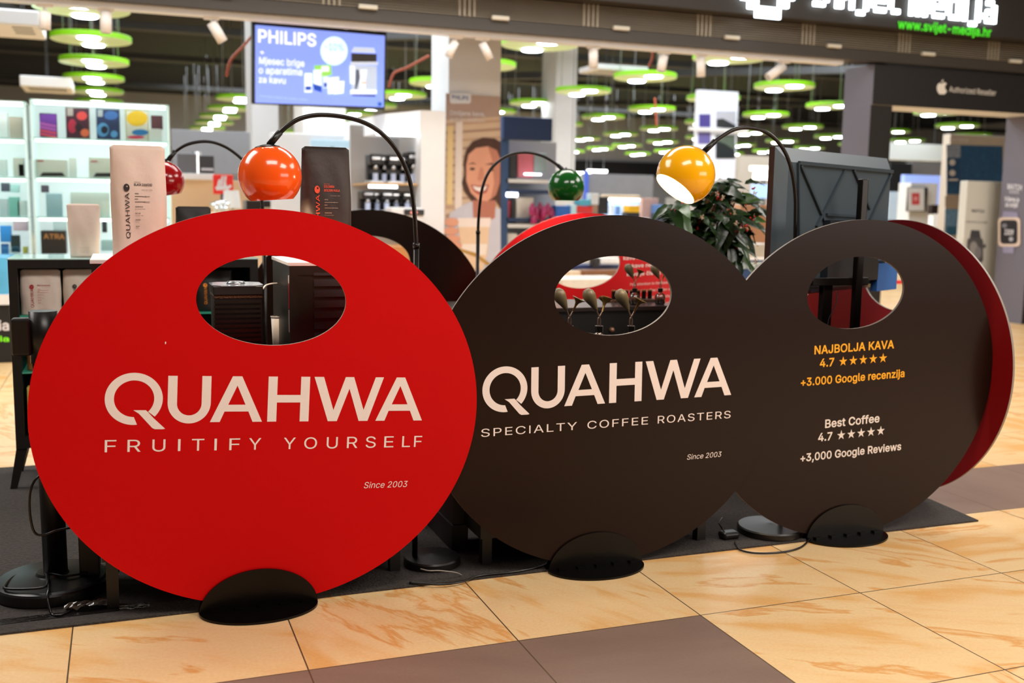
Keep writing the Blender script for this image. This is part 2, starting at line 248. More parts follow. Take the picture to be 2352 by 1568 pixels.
 90: [438,[[399,0,399,57,214,57,152,57,90,54,97,33,134,81,169,129,397,462,397,509,40,509,40,452,223,452,285,452,348,454,341,476,306,431,273,385,42,46,42,0]]],
 97: [389,[[181,-7,199,-4,215,1,229,8,242,16,252,25,272,52,277,52,277,0,337,0,337,251,335,278,330,301,322,320,312,336,300,350,286,360,271,369,255,375,239,379,194,384,173,383,153,380,133,375,114,368,95,358,79,346,64,331,51,313,41,291,100,274,104,283,110,292,118,301,127,309,137,316,149,322,163,327,178,330,196,331,212,330,227,327,240,322,251,315,260,307,267,297,272,285,275,272,276,257,276,255,274,246,271,240,265,235,257,231,247,229,234,227,178,220,125,211,108,206,92,200,78,193,64,184,53,174,43,161,36,146,32,128,30,108,32,84,38,63,48,45,60,29,76,15,94,5,115,-3,137,-7,160,-9],[156,46,142,48,130,52,119,57,109,64,102,72,96,82,93,93,92,105,93,118,97,130,103,139,112,147,122,153,134,159,175,168,200,171,231,176,259,182,276,190,276,138,274,122,270,108,263,93,254,80,242,68,228,59,211,51,192,47,170,45]]],
 98: [424,[[260,-6,288,3,313,16,336,34,355,57,370,84,381,116,388,151,390,189,388,227,381,261,370,293,354,320,335,342,313,361,287,374,259,382,229,384,207,383,188,379,171,373,158,364,147,355,137,346,118,319,114,319,114,509,53,509,53,0,112,0,112,59,118,59,138,31,147,21,159,12,172,4,189,-3,208,-7,229,-8],[198,49,179,55,162,65,147,78,135,95,125,115,118,138,114,162,113,189,114,216,118,241,125,263,134,282,147,299,161,312,178,322,198,328,220,330,243,328,262,322,280,311,295,298,307,281,316,261,323,239,327,215,328,189,327,163,323,139,316,117,306,97,294,80,279,66,262,55,242,49,220,47]]],
 99: [396,[[226,-7,244,-5,261,-1,277,5,292,12,306,21,319,32,331,43,341,56,350,70,357,86,363,102,304,117,292,89,271,66,243,52,207,46,184,49,163,55,145,66,130,80,118,97,108,117,102,139,98,163,96,187,98,212,102,236,108,258,118,278,130,296,145,310,163,321,184,328,207,330,242,325,270,311,290,289,303,262,362,277,356,293,349,308,340,322,330,335,318,346,305,356,291,364,276,371,260,377,243,381,226,384,207,384,174,382,144,374,117,360,93,341,72,318,56,291,44,260,37,225,34,187,37,150,44,116,56,85,72,58,93,35,117,16,144,3,174,-5,207,-8]]],
 100: [424,[[217,-7,236,-3,252,4,266,12,277,21,287,31,307,59,313,59,313,0,372,0,372,509,311,509,311,319,306,319,287,346,278,355,267,364,253,373,237,379,218,383,196,384,165,382,137,374,112,361,89,342,70,320,55,293,43,261,36,227,34,189,36,151,43,116,55,84,70,57,89,34,111,16,137,3,165,-6,195,-8],[182,49,162,55,145,66,130,80,118,97,109,117,102,139,98,163,96,189,98,215,102,239,108,261,118,281,130,298,145,311,162,322,182,328,205,330,227,328,246,322,263,312,278,299,290,282,300,263,306,241,310,216,312,189,310,162,306,138,299,115,290,95,278,78,263,65,246,55,226,49,205,47]]],
 101: [404,[[237,-7,261,-3,283,4,302,14,320,26,335,39,348,55,358,72,365,91,306,105,300,93,294,82,285,73,276,65,265,58,254,53,241,49,227,47,212,46,190,48,169,53,151,61,135,73,121,88,110,106,102,127,98,151,96,178,96,211,97,231,102,251,109,270,119,286,131,301,146,313,164,323,183,328,205,330,227,328,246,323,263,314,277,301,288,286,298,269,304,248,308,226,310,202,338,221,75,221,75,169,371,169,371,194,370,227,365,256,357,282,347,305,334,324,319,341,303,355,285,366,266,374,246,380,226,383,205,384,172,382,142,373,115,359,91,340,71,317,55,290,44,258,36,224,34,187,37,150,44,116,56,85,72,58,92,35,117,16,145,3,177,-5,212,-8]]],
 102: [254,[[142,0,142,419,143,435,147,449,154,460,164,468,178,472,195,474,215,472,227,468,243,521,222,527,187,530,169,529,152,525,135,519,120,510,107,499,96,486,87,470,82,452,81,432,81,0],[6,379,6,327,228,327,228,379]]],
 103: [425,[[237,-149,265,-144,291,-136,314,-124,334,-109,350,-90,363,-67,370,-40,372,-9,372,379,313,379,313,319,308,319,288,346,279,356,267,365,253,373,237,379,218,383,196,384,166,382,138,374,112,361,90,342,71,320,55,293,43,263,36,229,34,191,36,154,43,120,55,90,71,65,90,43,113,27,138,14,165,7,195,5,217,6,236,10,252,16,266,23,277,32,287,41,306,68,311,68,311,-6,308,-34,298,-58,282,-75,261,-87,236,-95,207,-97,187,-96,169,-93,154,-88,142,-82,131,-74,122,-66,101,-41,51,-69,59,-84,70,-97,82,-110,97,-122,114,-132,134,-140,156,-146,180,-149,207,-151],[183,61,163,66,145,76,131,88,118,104,109,123,102,144,98,167,96,193,98,218,102,241,109,262,118,282,130,298,145,312,163,322,182,328,205,330,227,328,247,322,264,312,279,299,291,283,300,264,307,242,311,219,312,193,311,166,307,142,300,121,290,103,278,87,264,75,246,66,227,61,205,59]]],
 104: [410,[[115,248,119,266,126,283,136,297,147,308,161,317,176,324,192,328,210,329,235,326,256,318,273,304,286,286,293,263,296,235,296,0,357,0,357,240,355,271,350,298,341,321,328,340,313,356,295,369,275,377,252,383,227,384,200,382,175,374,152,362,132,344,116,319,102,287,114,287,114,509,53,509,53,0,114,0,114,227]]],
 105: [167,[[114,0,114,379,53,379,53,0],[95,444,105,448,114,455,121,463,125,472,126,483,125,494,121,504,114,512,105,518,95,522,84,524,73,522,63,518,54,512,47,504,43,494,41,483,43,472,47,463,54,455,63,448,73,444,84,443]]],
 106: [167,[[53,-29,51,-46,47,-61,40,-72,31,-80,18,-85,2,-87,-10,-87,-10,-143,4,-143,27,-141,47,-137,65,-129,80,-119,92,-106,102,-90,108,-72,112,-52,114,-30,114,379,53,379],[95,444,105,448,114,455,120,463,125,472,126,483,125,494,120,504,114,512,105,518,95,522,83,524,72,522,62,518,53,512,47,504,42,494,41,483,42,472,47,463,53,455,62,448,72,444,83,443]]],
 107: [381,[[114,0,114,509,53,509,53,0],[372,0,191,229,148,186,294,0],[177,199,184,199,360,379,284,379,121,212,110,212,110,137]]],
 108: [189,[[162,-1,181,3,170,54,160,53,146,52,135,53,126,57,120,62,117,71,114,83,114,99,114,509,53,509,53,84,55,59,62,37,74,20,91,8,112,0,139,-2]]],
 109: [610,[[114,0,114,238,115,257,119,274,126,289,135,302,145,312,158,320,171,326,185,329,199,330,220,328,238,322,253,311,265,297,272,280,274,260,274,0,335,0,335,247,336,263,340,277,345,290,353,302,363,312,374,320,387,326,402,329,419,330,438,329,456,323,473,313,485,298,493,279,496,254,496,0,557,0,557,255,555,283,550,307,541,328,529,346,514,361,497,372,478,380,458,385,437,386,417,385,398,381,381,375,364,366,350,356,337,343,326,329,318,312,312,295,321,295,314,320,303,342,287,361,268,375,245,383,219,386,203,385,187,382,172,376,158,368,144,358,132,346,122,331,114,314,108,295,112,295,112,379,53,379,53,0]]],
 110: [410,[[115,248,119,266,126,283,136,297,147,308,161,317,176,324,192,328,210,329,235,326,256,318,273,304,286,286,293,263,296,235,296,0,357,0,357,240,355,271,350,298,341,321,328,340,313,356,295,369,275,377,252,383,227,384,200,382,175,374,152,362,132,344,116,319,102,287,112,287,112,379,53,379,53,0,114,0,114,227]]],
 111: [415,[[241,-5,271,3,299,16,323,35,343,58,359,85,371,116,379,150,381,187,379,225,371,260,359,291,343,318,323,341,299,360,271,374,241,382,207,384,174,382,144,374,117,360,93,341,72,318,56,291,44,260,37,225,34,187,37,150,44,116,56,85,72,58,93,35,117,16,144,3,174,-5,207,-8],[184,49,163,55,145,66,130,80,118,97,108,117,102,139,98,163,96,187,98,212,102,236,108,258,118,278,130,296,145,310,163,321,184,328,207,330,231,328,252,321,270,310,285,296,298,278,307,258,314,236,318,212,319,187,318,163,314,139,307,117,298,97,285,80,270,66,252,55,231,49,207,46]]],
 112: [424,[[114,-143,114,59,118,59,138,31,147,21,159,12,173,4,189,-3,208,-7,229,-8,260,-6,288,3,313,16,336,34,355,57,370,84,381,116,388,151,390,189,388,227,381,261,370,293,354,320,335,342,313,361,287,374,259,382,229,384,207,383,188,379,171,373,158,364,147,355,137,346,118,319,112,319,112,379,53,379,53,-143],[198,49,179,55,162,65,147,78,135,95,125,115,118,138,114,162,113,189,114,216,118,241,125,263,134,282,147,299,161,312,178,322,198,328,220,330,243,328,262,322,280,311,295,298,307,281,316,261,323,239,327,215,328,189,327,163,323,139,316,117,306,97,294,80,279,66,262,55,242,49,220,47]]],
 113: [424,[[372,379,313,379,313,319,307,319,287,346,278,355,267,364,253,373,237,379,218,383,196,384,165,382,137,374,112,361,89,342,70,320,55,293,43,261,36,227,34,189,36,151,43,116,55,84,70,57,89,34,111,16,137,3,165,-6,195,-8,217,-7,236,-3,252,4,266,12,277,21,287,31,306,59,311,59,311,-143,372,-143],[182,49,162,55,145,66,130,80,118,97,109,117,102,139,98,163,96,189,98,215,102,239,108,261,118,281,130,298,145,311,162,322,182,328,205,330,227,328,246,322,263,312,278,299,290,282,300,263,306,241,310,216,312,189,310,162,306,138,299,115,290,95,278,78,263,65,246,55,226,49,205,47]]],
 114: [259,[[114,0,114,237,115,254,119,269,126,284,135,296,146,306,159,315,174,321,190,324,207,326,230,324,243,322,243,384,229,384,213,385,191,383,171,377,152,367,137,354,124,339,115,321,112,321,112,379,53,379,53,0]]],
 115: [365,[[210,-7,236,-2,260,6,281,18,298,31,312,47,323,65,329,85,331,107,328,131,320,153,306,171,287,187,261,200,229,209,172,223,152,229,136,235,124,243,115,253,110,264,109,277,111,292,119,305,131,317,147,326,166,331,187,333,210,331,228,325,243,316,254,304,262,291,268,277,324,290,318,308,309,324,299,339,286,352,271,363,254,372,234,379,212,383,187,384,161,383,137,378,115,370,95,360,79,347,65,332,55,314,49,295,47,274,50,249,58,227,72,208,92,192,118,180,149,170,212,155,229,150,243,144,254,136,262,126,266,115,268,103,265,88,258,74,244,62,227,53,206,47,181,45,160,47,141,52,124,60,111,72,101,87,94,107,36,94,41,73,50,54,62,38,76,24,93,12,112,3,133,-3,157,-7,182,-8]]],
 116: [227,[[65,93,68,64,77,41,92,21,113,7,138,-1,168,-4,192,-3,213,2,202,54,185,51,170,50,156,51,144,55,136,61,130,70,127,83,126,98,126,471,65,471],[6,379,6,327,204,327,204,379]]],
 117: [410,[[209,-3,234,5,257,17,277,35,294,60,307,92,298,92,298,0,357,0,357,379,296,379,296,153,295,132,290,113,283,97,274,83,263,71,249,62,234,55,218,51,200,50,175,53,154,61,137,75,124,94,116,117,114,144,114,379,53,379,53,139,54,109,60,82,69,59,82,39,97,23,115,11,135,2,158,-3,182,-5]]],
 118: [389,[[226,0,371,379,305,379,224,155,203,87,184,21,206,21,187,87,165,155,84,379,17,379,163,0]]],
 119: [567,[[199,0,248,172,263,225,277,280,291,338,277,338,291,280,305,225,319,172,368,0,429,0,545,379,480,379,434,214,413,135,391,41,402,41,382,136,362,214,316,379,252,379,206,214,186,135,165,41,175,41,154,137,133,214,87,379,23,379,138,0]]],
 120: [379,[[91,0,148,85,178,136,205,182,173,182,200,136,231,85,287,0,358,0,209,214,209,169,352,379,282,379,233,306,202,253,175,206,207,206,179,253,147,306,100,379,29,379,171,171,171,218,21,0]]],
 121: [389,[[65,-143,91,-145,109,-144,125,-141,139,-136,153,-128,165,-119,177,-107,187,-93,196,-77,204,-58,371,379,305,379,224,155,202,87,184,21,206,21,187,87,165,155,84,379,17,379,163,-1,151,-36,145,-51,138,-64,130,-74,122,-81,113,-86,104,-89,94,-90,83,-89,71,-87,61,-86,47,-139]]],
 122: [380,[[339,0,339,56,126,56,126,60,333,331,333,379,48,379,48,323,254,323,254,320,42,46,42,0]]],
 269: [396,[[226,-7,244,-5,261,-1,277,5,292,12,306,21,319,32,331,43,341,56,350,70,357,86,363,102,304,117,292,89,271,66,243,52,207,46,184,49,163,55,145,66,130,80,118,97,108,117,102,139,98,163,96,187,98,212,102,236,108,258,118,278,130,296,145,310,163,321,184,328,207,330,242,325,270,311,290,289,303,262,362,277,356,293,349,308,340,322,330,335,318,346,305,356,291,364,276,371,260,377,243,381,226,384,207,384,174,382,144,374,117,360,93,341,72,318,56,291,44,260,37,225,34,187,37,150,44,116,56,85,72,58,93,35,117,16,144,3,174,-5,207,-8],[98,529,98,526,178,435,236,435,317,526,317,529,256,529,207,469,158,529]]],
 353: [365,[[210,-7,236,-2,260,6,281,18,298,31,312,47,323,65,329,85,331,107,328,131,320,153,306,171,287,187,261,200,229,209,172,223,152,229,136,235,124,243,115,253,110,264,109,277,111,292,119,305,131,317,147,326,166,331,187,333,210,331,228,325,243,316,254,304,262,291,268,277,324,290,318,308,309,324,299,339,286,352,271,363,254,372,234,379,212,383,187,384,161,383,137,378,115,370,95,360,79,347,65,332,55,314,49,295,47,274,50,249,58,227,72,208,92,192,118,180,149,170,212,155,229,150,243,144,254,136,262,126,266,115,268,103,265,88,258,74,244,62,227,53,206,47,181,45,160,47,141,52,124,60,111,72,101,87,94,107,36,94,41,73,50,54,62,38,76,24,93,12,112,3,133,-3,157,-7,182,-8],[77,529,77,526,157,435,215,435,296,526,296,529,235,529,186,469,137,529]]],
}
TXT = {}
CAPH = .5087
def area2(L): return sum(L[i-1][0]*L[i][1]-L[i][0]*L[i-1][1] for i in range(len(L)))
def grow(L, d):                        # move a closed counter-clockwise loop outwards by d
    out = []; n = len(L)
    for i in range(n):
        a, b, c = Vector(L[i-1]), Vector(L[i]), Vector(L[(i+1) % n]); e0 = (b-a).normalized(); e1 = (c-b).normalized()
        n0 = Vector((e0.y, -e0.x)); n1 = Vector((e1.y, -e1.x)); m = n0+n1
        if m.length < .3: m = n0
        m.normalize(); k = d/max(.5, m.dot(n0)); out.append((b.x+m.x*k, b.y+m.y*k))
    return out
def glyph(ch, bold):
    k = (ch, bold)
    if k in TXT: return TXT[k]
    code = ord(ch) if ord(ch) in GLY else 111
    loops = [[(L[i]/1000, L[i+1]/1000) for i in range(0, len(L), 2)] for L in GLY[code][1]]
    if bold: loops = [grow(L, .020 if area2(L) > 0 else .014) for L in loops]
    vs, fs = [], []
    if loops:                                           # fill everything the outlines wind around, overlaps merged
        pts = [Vector(p) for L in loops for p in L]; ed = []; n = 0
        for L in loops: ed += [(n+i, n+(i+1) % len(L)) for i in range(len(L))]; n += len(L)
        r = delaunay_2d_cdt(pts, ed, [], 0, 1e-5); vs = [(v.x, v.y) for v in r[0]]
        for t in r[2]:
            c = (sum(vs[i][0] for i in t)/len(t), sum(vs[i][1] for i in t)/len(t)); w = 0
            for L in loops:
                for i in range(len(L)):
                    (x0, y0), (x1, y1) = L[i-1], L[i]
                    if (y0 > c[1]) != (y1 > c[1]) and c[0] < (x1-x0)*(c[1]-y0)/(y1-y0)+x0: w += 1 if y1 > y0 else -1
            if w: fs.append(tuple(t))
        used = sorted({i for f in fs for i in f}); mp = {i: j for j, i in enumerate(used)}
        vs = [vs[i] for i in used]; fs = [tuple(mp[i] for i in f) for f in fs]
    TXT[k] = (vs, fs, GLY[code][0]/1000); return TXT[k]
def textmesh(txt, bold=0, spacing=1.0, res=3):
    vs = []; fs = []; x = 0
    for ch in txt:
        v, f, w = glyph(ch, bold > .012); n = len(vs)
        vs += [(x+a, b) for a, b in v]; fs += [tuple(n+i for i in t) for t in f]
        x += w+(spacing-1)*.28+(.012 if bold > .012 else 0)
    return vs, fs
def put_text(mb, txt, to3, x0, x1, y0, cap=None, bold=0, shear=0, mi=0, nrm=None, th=0, spacing=1.0, up=False, fith=None):
    # text stretched so it spans x0..x1, baseline at y0, capital height cap
    vs, fs = textmesh(txt, bold, spacing)
    if not vs: return
    xa = min(v[0] for v in vs); xb = max(v[0] for v in vs); sx = (x1-x0)/(xb-xa)
    sy = cap/CAPH if cap else sx
    if fith:
        ya = min(v[1] for v in vs); yb = max(v[1] for v in vs); sy = fith/(yb-ya)
    pts = [to3(x0+(v[0]-xa)*sx+shear*v[1]*sy, y0+v[1]*sy) for v in vs]
    mb.add(pts, fs, mi)

# ---------------------------------------------------------------- setting: floor
def floor_material(kind):
    m = bpy.data.materials.new('m_floor_'+kind); m.use_nodes = True; nt = m.node_tree; N = nt.nodes; Lk = nt.links; b = N['Principled BSDF']
    tc = N.new('ShaderNodeTexCoord'); mp = N.new('ShaderNodeMapping'); Lk.new(tc.outputs['Object'], mp.inputs[0])
    mp.inputs['Location'].default_value = (-.4358/.6, -2.6556/.6, 0); mp.inputs['Scale'].default_value = (1/.6, 1/.6, 1)
    fl = N.new('ShaderNodeVectorMath'); fl.operation = 'FLOOR'; Lk.new(mp.outputs[0], fl.inputs[0])
    fr = N.new('ShaderNodeVectorMath'); fr.operation = 'FRACTION'; Lk.new(mp.outputs[0], fr.inputs[0])
    wn = N.new('ShaderNodeTexWhiteNoise'); Lk.new(fl.outputs[0], wn.inputs[0])
    # seam mask
    sx = N.new('ShaderNodeSeparateXYZ'); Lk.new(fr.outputs[0], sx.inputs[0])
    def edge(o):
        a = N.new('ShaderNodeMath'); a.operation = 'SUBTRACT'; a.inputs[1].default_value = .5; Lk.new(o, a.inputs[0])
        c = N.new('ShaderNodeMath'); c.operation = 'ABSOLUTE'; Lk.new(a.outputs[0], c.inputs[0])
        d = N.new('ShaderNodeMath'); d.operation = 'GREATER_THAN'; d.inputs[1].default_value = .4965; Lk.new(c.outputs[0], d.inputs[0]); return d.outputs[0]
    mxm = N.new('ShaderNodeMath'); mxm.operation = 'MAXIMUM'; Lk.new(edge(sx.outputs[0]), mxm.inputs[0]); Lk.new(edge(sx.outputs[1]), mxm.inputs[1])
    # per tile rotated veins
    rt = N.new('ShaderNodeVectorRotate'); rt.rotation_type = 'Z_AXIS'; Lk.new(fr.outputs[0], rt.inputs['Vector'])
    am = N.new('ShaderNodeMath'); am.operation = 'MULTIPLY'; am.inputs[1].default_value = 1.9; Lk.new(wn.outputs['Value'], am.inputs[0]); Lk.new(am.outputs[0], rt.inputs['Angle'])
    of = N.new('ShaderNodeVectorMath'); of.operation = 'MULTIPLY_ADD'; of.inputs[1].default_value = (37, 53, 11)
    Lk.new(wn.outputs['Color'], of.inputs[0]); Lk.new(rt.outputs[0], of.inputs[2])
    st = N.new('ShaderNodeMapping'); st.inputs['Scale'].default_value = (.7, 2.6, 1); Lk.new(of.outputs[0], st.inputs[0])
    n1 = N.new('ShaderNodeTexNoise'); n1.inputs['Scale'].default_value = 1.3; n1.inputs['Detail'].default_value = 7; n1.inputs['Roughness'].default_value = .58; n1.inputs['Distortion'].default_value = .35
    Lk.new(st.outputs[0], n1.inputs[0])
    n2 = N.new('ShaderNodeTexNoise'); n2.inputs['Scale'].default_value = 60; n2.inputs['Detail'].default_value = 3; Lk.new(mp.outputs[0], n2.inputs[0])
    cr = N.new('ShaderNodeValToRGB'); Lk.new(n1.outputs['Fac'], cr.inputs[0]); e = cr.color_ramp.elements
    if kind == 'sand':
        e[0].position = .25; e[0].color = lin('#e9b470'); e[1].position = .78; e[1].color = lin('#efcf9c')
        for p_, c_ in ((.38, '#e6b06c'), (.47, '#edc690'), (.56, '#eecb96'), (.60, '#dfa05a'), (.625, '#eac088')):
            q = e.new(p_); q.color = lin(c_)
    else:
        e[0].position = .3; e[0].color = lin('#80675a'); e[1].position = .7; e[1].color = lin('#8c7364')
    gm = N.new('ShaderNodeMix'); gm.data_type = 'RGBA'; gm.blend_type = 'MULTIPLY'; gm.inputs[0].default_value = 1
    g2 = N.new('ShaderNodeMapRange'); g2.inputs[3].default_value = .86; g2.inputs[4].default_value = 1.08; Lk.new(n2.outputs['Fac'], g2.inputs[0])
    Lk.new(cr.outputs[0], gm.inputs[6]); Lk.new(g2.outputs[0], gm.inputs[7])
    se = N.new('ShaderNodeMix'); se.data_type = 'RGBA'; se.inputs[7].default_value = lin('#5a4632'); Lk.new(mxm.outputs[0], se.inputs[0]); Lk.new(gm.outputs[2], se.inputs[6])
    Lk.new(se.outputs[2], b.inputs['Base Color'])
    b.inputs['Roughness'].default_value = .33 if kind == 'sand' else .45
    b.inputs['Specular IOR Level'].default_value = .45
    return m
fm, dm = floor_material('sand'), floor_material('dark')
fl = MB(); ox, oy = .4358, 2.6556
for i in range(-24, 60):
    for j in range(-8, 80):
        x, y = ox+.6*i, oy+.6*j
        dark = (j == -1 and i <= 1) or (j == 1 and i >= 3) or (i == 8 and j >= 4 and j < 9 and False) or (j == -1 and i in (8, 9))
        fl.add([(x, y, 0), (x+.6, y, 0), (x+.6, y+.6, 0), (x, y+.6, 0)], [(0, 1, 2, 3)], 1 if dark else 0)
tag(fl.build('floor', [fm, dm], origin=(0, 0, 0)), kind='structure')

# ---------------------------------------------------------------- the disc signs
IVORY = mat('#f6e6e0', .5, var=.02)
EDGE = mat('#8d837a', .5, var=.03)
FOOT = mat('#080605', .25, var=.2, scale=30, bump=.05, spec=.25)
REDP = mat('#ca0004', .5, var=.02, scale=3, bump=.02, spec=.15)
REDSHADE = mat('#8c0008', .5, var=.02)  # disc red darkened by hand: the end disc faces away from the light
BRN = mat('#20110c', .28, var=.05, scale=3, bump=.02, spec=.17)
A_, B_ = .66, .602
# glyphs of the logo in metres from the disc's centre
def logo_polys():
    e = lambda rx, ry, a0, a1, n=60: circ(-.382, .036, rx, ry, n, RD(a0), RD(a1), True)
    q = e(.0785, .076, -43, 277)+list(reversed(circ(-.3815, .0365, .0545, .0535, 60, RD(-45), RD(270), True)))
    tail = [(-.383, .003), (-.349, .003), (-.342, -.004), (-.328, -.020), (-.295, -.052), (-.303, -.0535), (-.324, -.053), (-.331, -.049), (-.368, -.007)]
    u = [(-.290, .104), (-.290, .027)]+circ(-.2295, .0245, .0605, .0615, 24, pi, 2*pi, True)+[(-.169, .027), (-.169, .104), (-.195, .104), (-.195, .023)]
    u += list(reversed(circ(-.2295, .022, .0345, .035, 24, pi, 2*pi, True)))+[(-.264, .023), (-.264, .104)]
    a1 = [(-.108, .104), (-.081, .104), (-.019, -.0335), (-.047, -.0335), (-.060, -.002), (-.129, -.002), (-.142, -.0335), (-.170, -.0335)]
    a1h = [(-.094, .076), (-.069, .0185), (-.119, .0185)]
    h = [(-.004, .104), (.023, .104), (.023, .048), (.093, .048), (.093, .104), (.120, .104), (.120, -.0335), (.093, -.0335), (.093, .025), (.023, .025), (.023, -.0335), (-.004, -.0335)]
    w = [(.133, .104), (.162, .104), (.195, .001), (.229, .104), (.255, .104), (.289, .001), (.323, .104), (.349, .104), (.303, -.0335), (.275, -.0335), (.242, .068), (.207, -.0335), (.179, -.0335)]
    a2 = [(.390, .104), (.417, .104), (.479, -.0335), (.451, -.0335), (.438, -.002), (.369, -.002), (.357, -.0335), (.328, -.0335)]
    a2h = [(.403, .077), (.429, .0185), (.378, .0185)]
    return [[q], [tail], [u], [a1, a1h], [h], [w], [a2, a2h]]
def sign(name, c, yaw, roll, face, label, foot_x=None, writing=None, thick=.010, feet=True, cat='sign', group=None):
    c = Vector(c); a = RD(yaw); r = RD(roll)
    ex0 = Vector((cos(a), sin(a), 0)); n = Vector((-sin(a), cos(a), 0)); ez0 = Vector((0, 0, 1))
    ex = ex0*cos(r)+ez0*sin(r); ez = -ex0*sin(r)+ez0*cos(r)
    T = lambda x, z, d=0.0: c+ex*x+ez*z-n*d              # d>0 comes out of the front
    rt = root(name, (c.x, c.y, 0), label, cat, group)
    mb = MB(); mb.prism([circ(0, 0, A_, B_, 160), list(reversed(circ(0, .332, .219, .134, 96)))], lambda x, z: T(x, z), n*thick)
    me = mb.build('panel', [face, EDGE], rt)
    for p in me.data.polygons:
        if abs(p.normal.dot(n)) < .5: p.material_index = 1
    if writing: writing(me, T, n)
    if feet:
        for fx, s in ((foot_x if foot_x is not None else c.x, -1), (foot_x if foot_x is not None else c.x, 1)):
            base = c+n*(0 if s < 0 else thick); base = Vector((base.x, base.y, 0))+ex0*((fx-c.x) if abs(yaw) < 45 else 0)
            k = MB(); k.prism([circ(0, 0, .178, .125, 40, 0, pi, True)], lambda x, z: base+ex0*x+n*(s*.002)+Vector((0, 0, z+.002)), n*(s*.006))
            k.build('support_plate', FOOT, rt)
            g = MB(); g.prism([circ(0, 0, .178, .125, 40, 0, pi, True)], lambda x, z: base+ex0*x+n*(s*(.002+z))+Vector((0, 0, .0005)), (0, 0, .007))
            for t in (-.13, -.06, .01, .075, .14): g.obox(base+ex0*t+n*(s*.014)+Vector((0, 0, .010)), ex0*.013, n*.005, (0, 0, .004))
            g.build('base_plate', FOOT, rt)
    return rt, T
def wr_red(rt, T, n):
    for nm, loops in zip(('letter_q', 'letter_q_tail', 'letter_u', 'letter_a', 'letter_h', 'letter_w', 'letter_a'), logo_polys()):
        pass
    k = MB()
    for loops in logo_polys(): k.prism(loops, lambda x, z: T(x, z, .0004), n*-.0003)
    k.build('logo_lettering', IVORY, rt)
    sp = 'FRUITIFY YOURSELF'
    xs = [(-.458, -.427), (-.397, -.361), (-.329, -.293), (-.258, -.251), (-.219, -.184), (-.155, -.148), (-.112, -.081), (-.055, -.019), None,
          (.048, .084), (.110, .149), (.179, .213), (.242, .275), (.301, .333), (.360, .390), (.418, .444), (.457, .483)]
    for ch, q in zip(sp, xs):
        if q: s = MB(); put_text(s, ch, lambda x, z: T(x, z, .0006), q[0], q[1], -.119, .0355); s.build('slogan_letter', IVORY, rt)
    t = MB(); put_text(t, 'Since 2003', lambda x, z: T(x, z, .0006), .301, .440, -.2485, .0195, bold=.004, shear=.21); t.build('date_lettering', IVORY, rt)
    h = MB(); h.prism([circ(-.3, .2, .0018, .004, 10)], lambda x, z: T(x, z, .0004), n*-.0003); h.build('chip_mark', IVORY, rt)
def wr_blk(rt, T, n):
    k = MB()
    for loops in logo_polys(): k.prism(loops, lambda x, z: T(x-.0085, z-.001, .0004), n*-.0003)
    k.build('logo_lettering', IVORY, rt)
    for w_, a, b in (('SPECIALTY', -.473, -.131), ('COFFEE', -.092, .139), ('ROASTERS', .177, .471)):
        s = MB(); put_text(s, w_, lambda x, z: T(x, z, .0006), a, b, -.1185, .0265, spacing=1.22); s.build('slogan_word', IVORY, rt)
    t = MB(); put_text(t, 'Since 2003', lambda x, z: T(x, z, .0006), .297, .436, -.2575, .0185, bold=.004, shear=.21); t.build('date_lettering', IVORY, rt)
def star(cx, cy, r):
    return [(cx+(r if i % 2 == 0 else r*.382)*sin(pi*i/5), cy+(r if i % 2 == 0 else r*.382)*cos(pi*i/5)) for i in range(10)]
def wr_thd(rt, T0, n):
    a = RD(-2.2); T = lambda x, z, d=.0006: T0(x*cos(a)-z*sin(a), x*sin(a)+z*cos(a), d)
    GOLD = mat('#ffae08', .5, var=.02)
    def blk(dx, y1, l1, x1, s1, y3, l3, x3, m, nm):
        t = MB(); put_text(t, l1, T, x1[0], x1[1], y1, .0300, bold=.035); t.build(nm+'_heading', m, rt)
        t = MB(); put_text(t, '4.7', T, s1[0], s1[0]+.064, s1[1], .0295, bold=.035)
        t.build(nm+'_score', m, rt); t = MB()
        for i in range(5): t.prism([star(s1[0]+.1045+i*.0459, s1[1]+.0135, .0195)], T, n*-.0003)
        t.build(nm+'_stars', m, rt)
        t = MB(); put_text(t, l3, T, x3[0], x3[1], y3, .0285, bold=.018); t.build(nm+'_review_count', m, rt)
    blk(0, .1125, 'NAJBOLJA KAVA', (-.1945, .169), (-.169, .0630), -.003, '+3.000 Google recenzija', (-.2505, .224), GOLD, 'croatian')
    blk(0, -.1705, 'Best Coffee', (-.137, .1135), (-.167, -.2195), -.2905, '+3,000 Google Reviews', (-.2435, .222), mat('#ece0d8', .5, var=.02), 'english')
sign('disc_sign', (.402, 3.13, .616), 0, -2.85, REDP, 'big oval bright red disc sign at the front with large white lettering', .365, wr_red)
sign('disc_sign', (1.555, 3.145, .612), 0, .6, BRN, 'big oval dark brown disc sign, middle of the front row, large white lettering', 1.508, wr_blk)
sign('disc_sign', (2.584, 3.162, .608), 0, 4.0, BRN, 'oval grey-brown disc sign with gold and white star ratings', 2.57, wr_thd)
sign('disc_sign', (3.238, 3.72, .605), 91.5, 1.0, REDSHADE, 'shaded red disc sign closing the right end of the coffee stand', None, None)
sign('disc_sign', (1.218, 5.377, .605), 180, 0, BRN, 'dark brown disc sign at the back, behind the orange lamp pole', None, None)
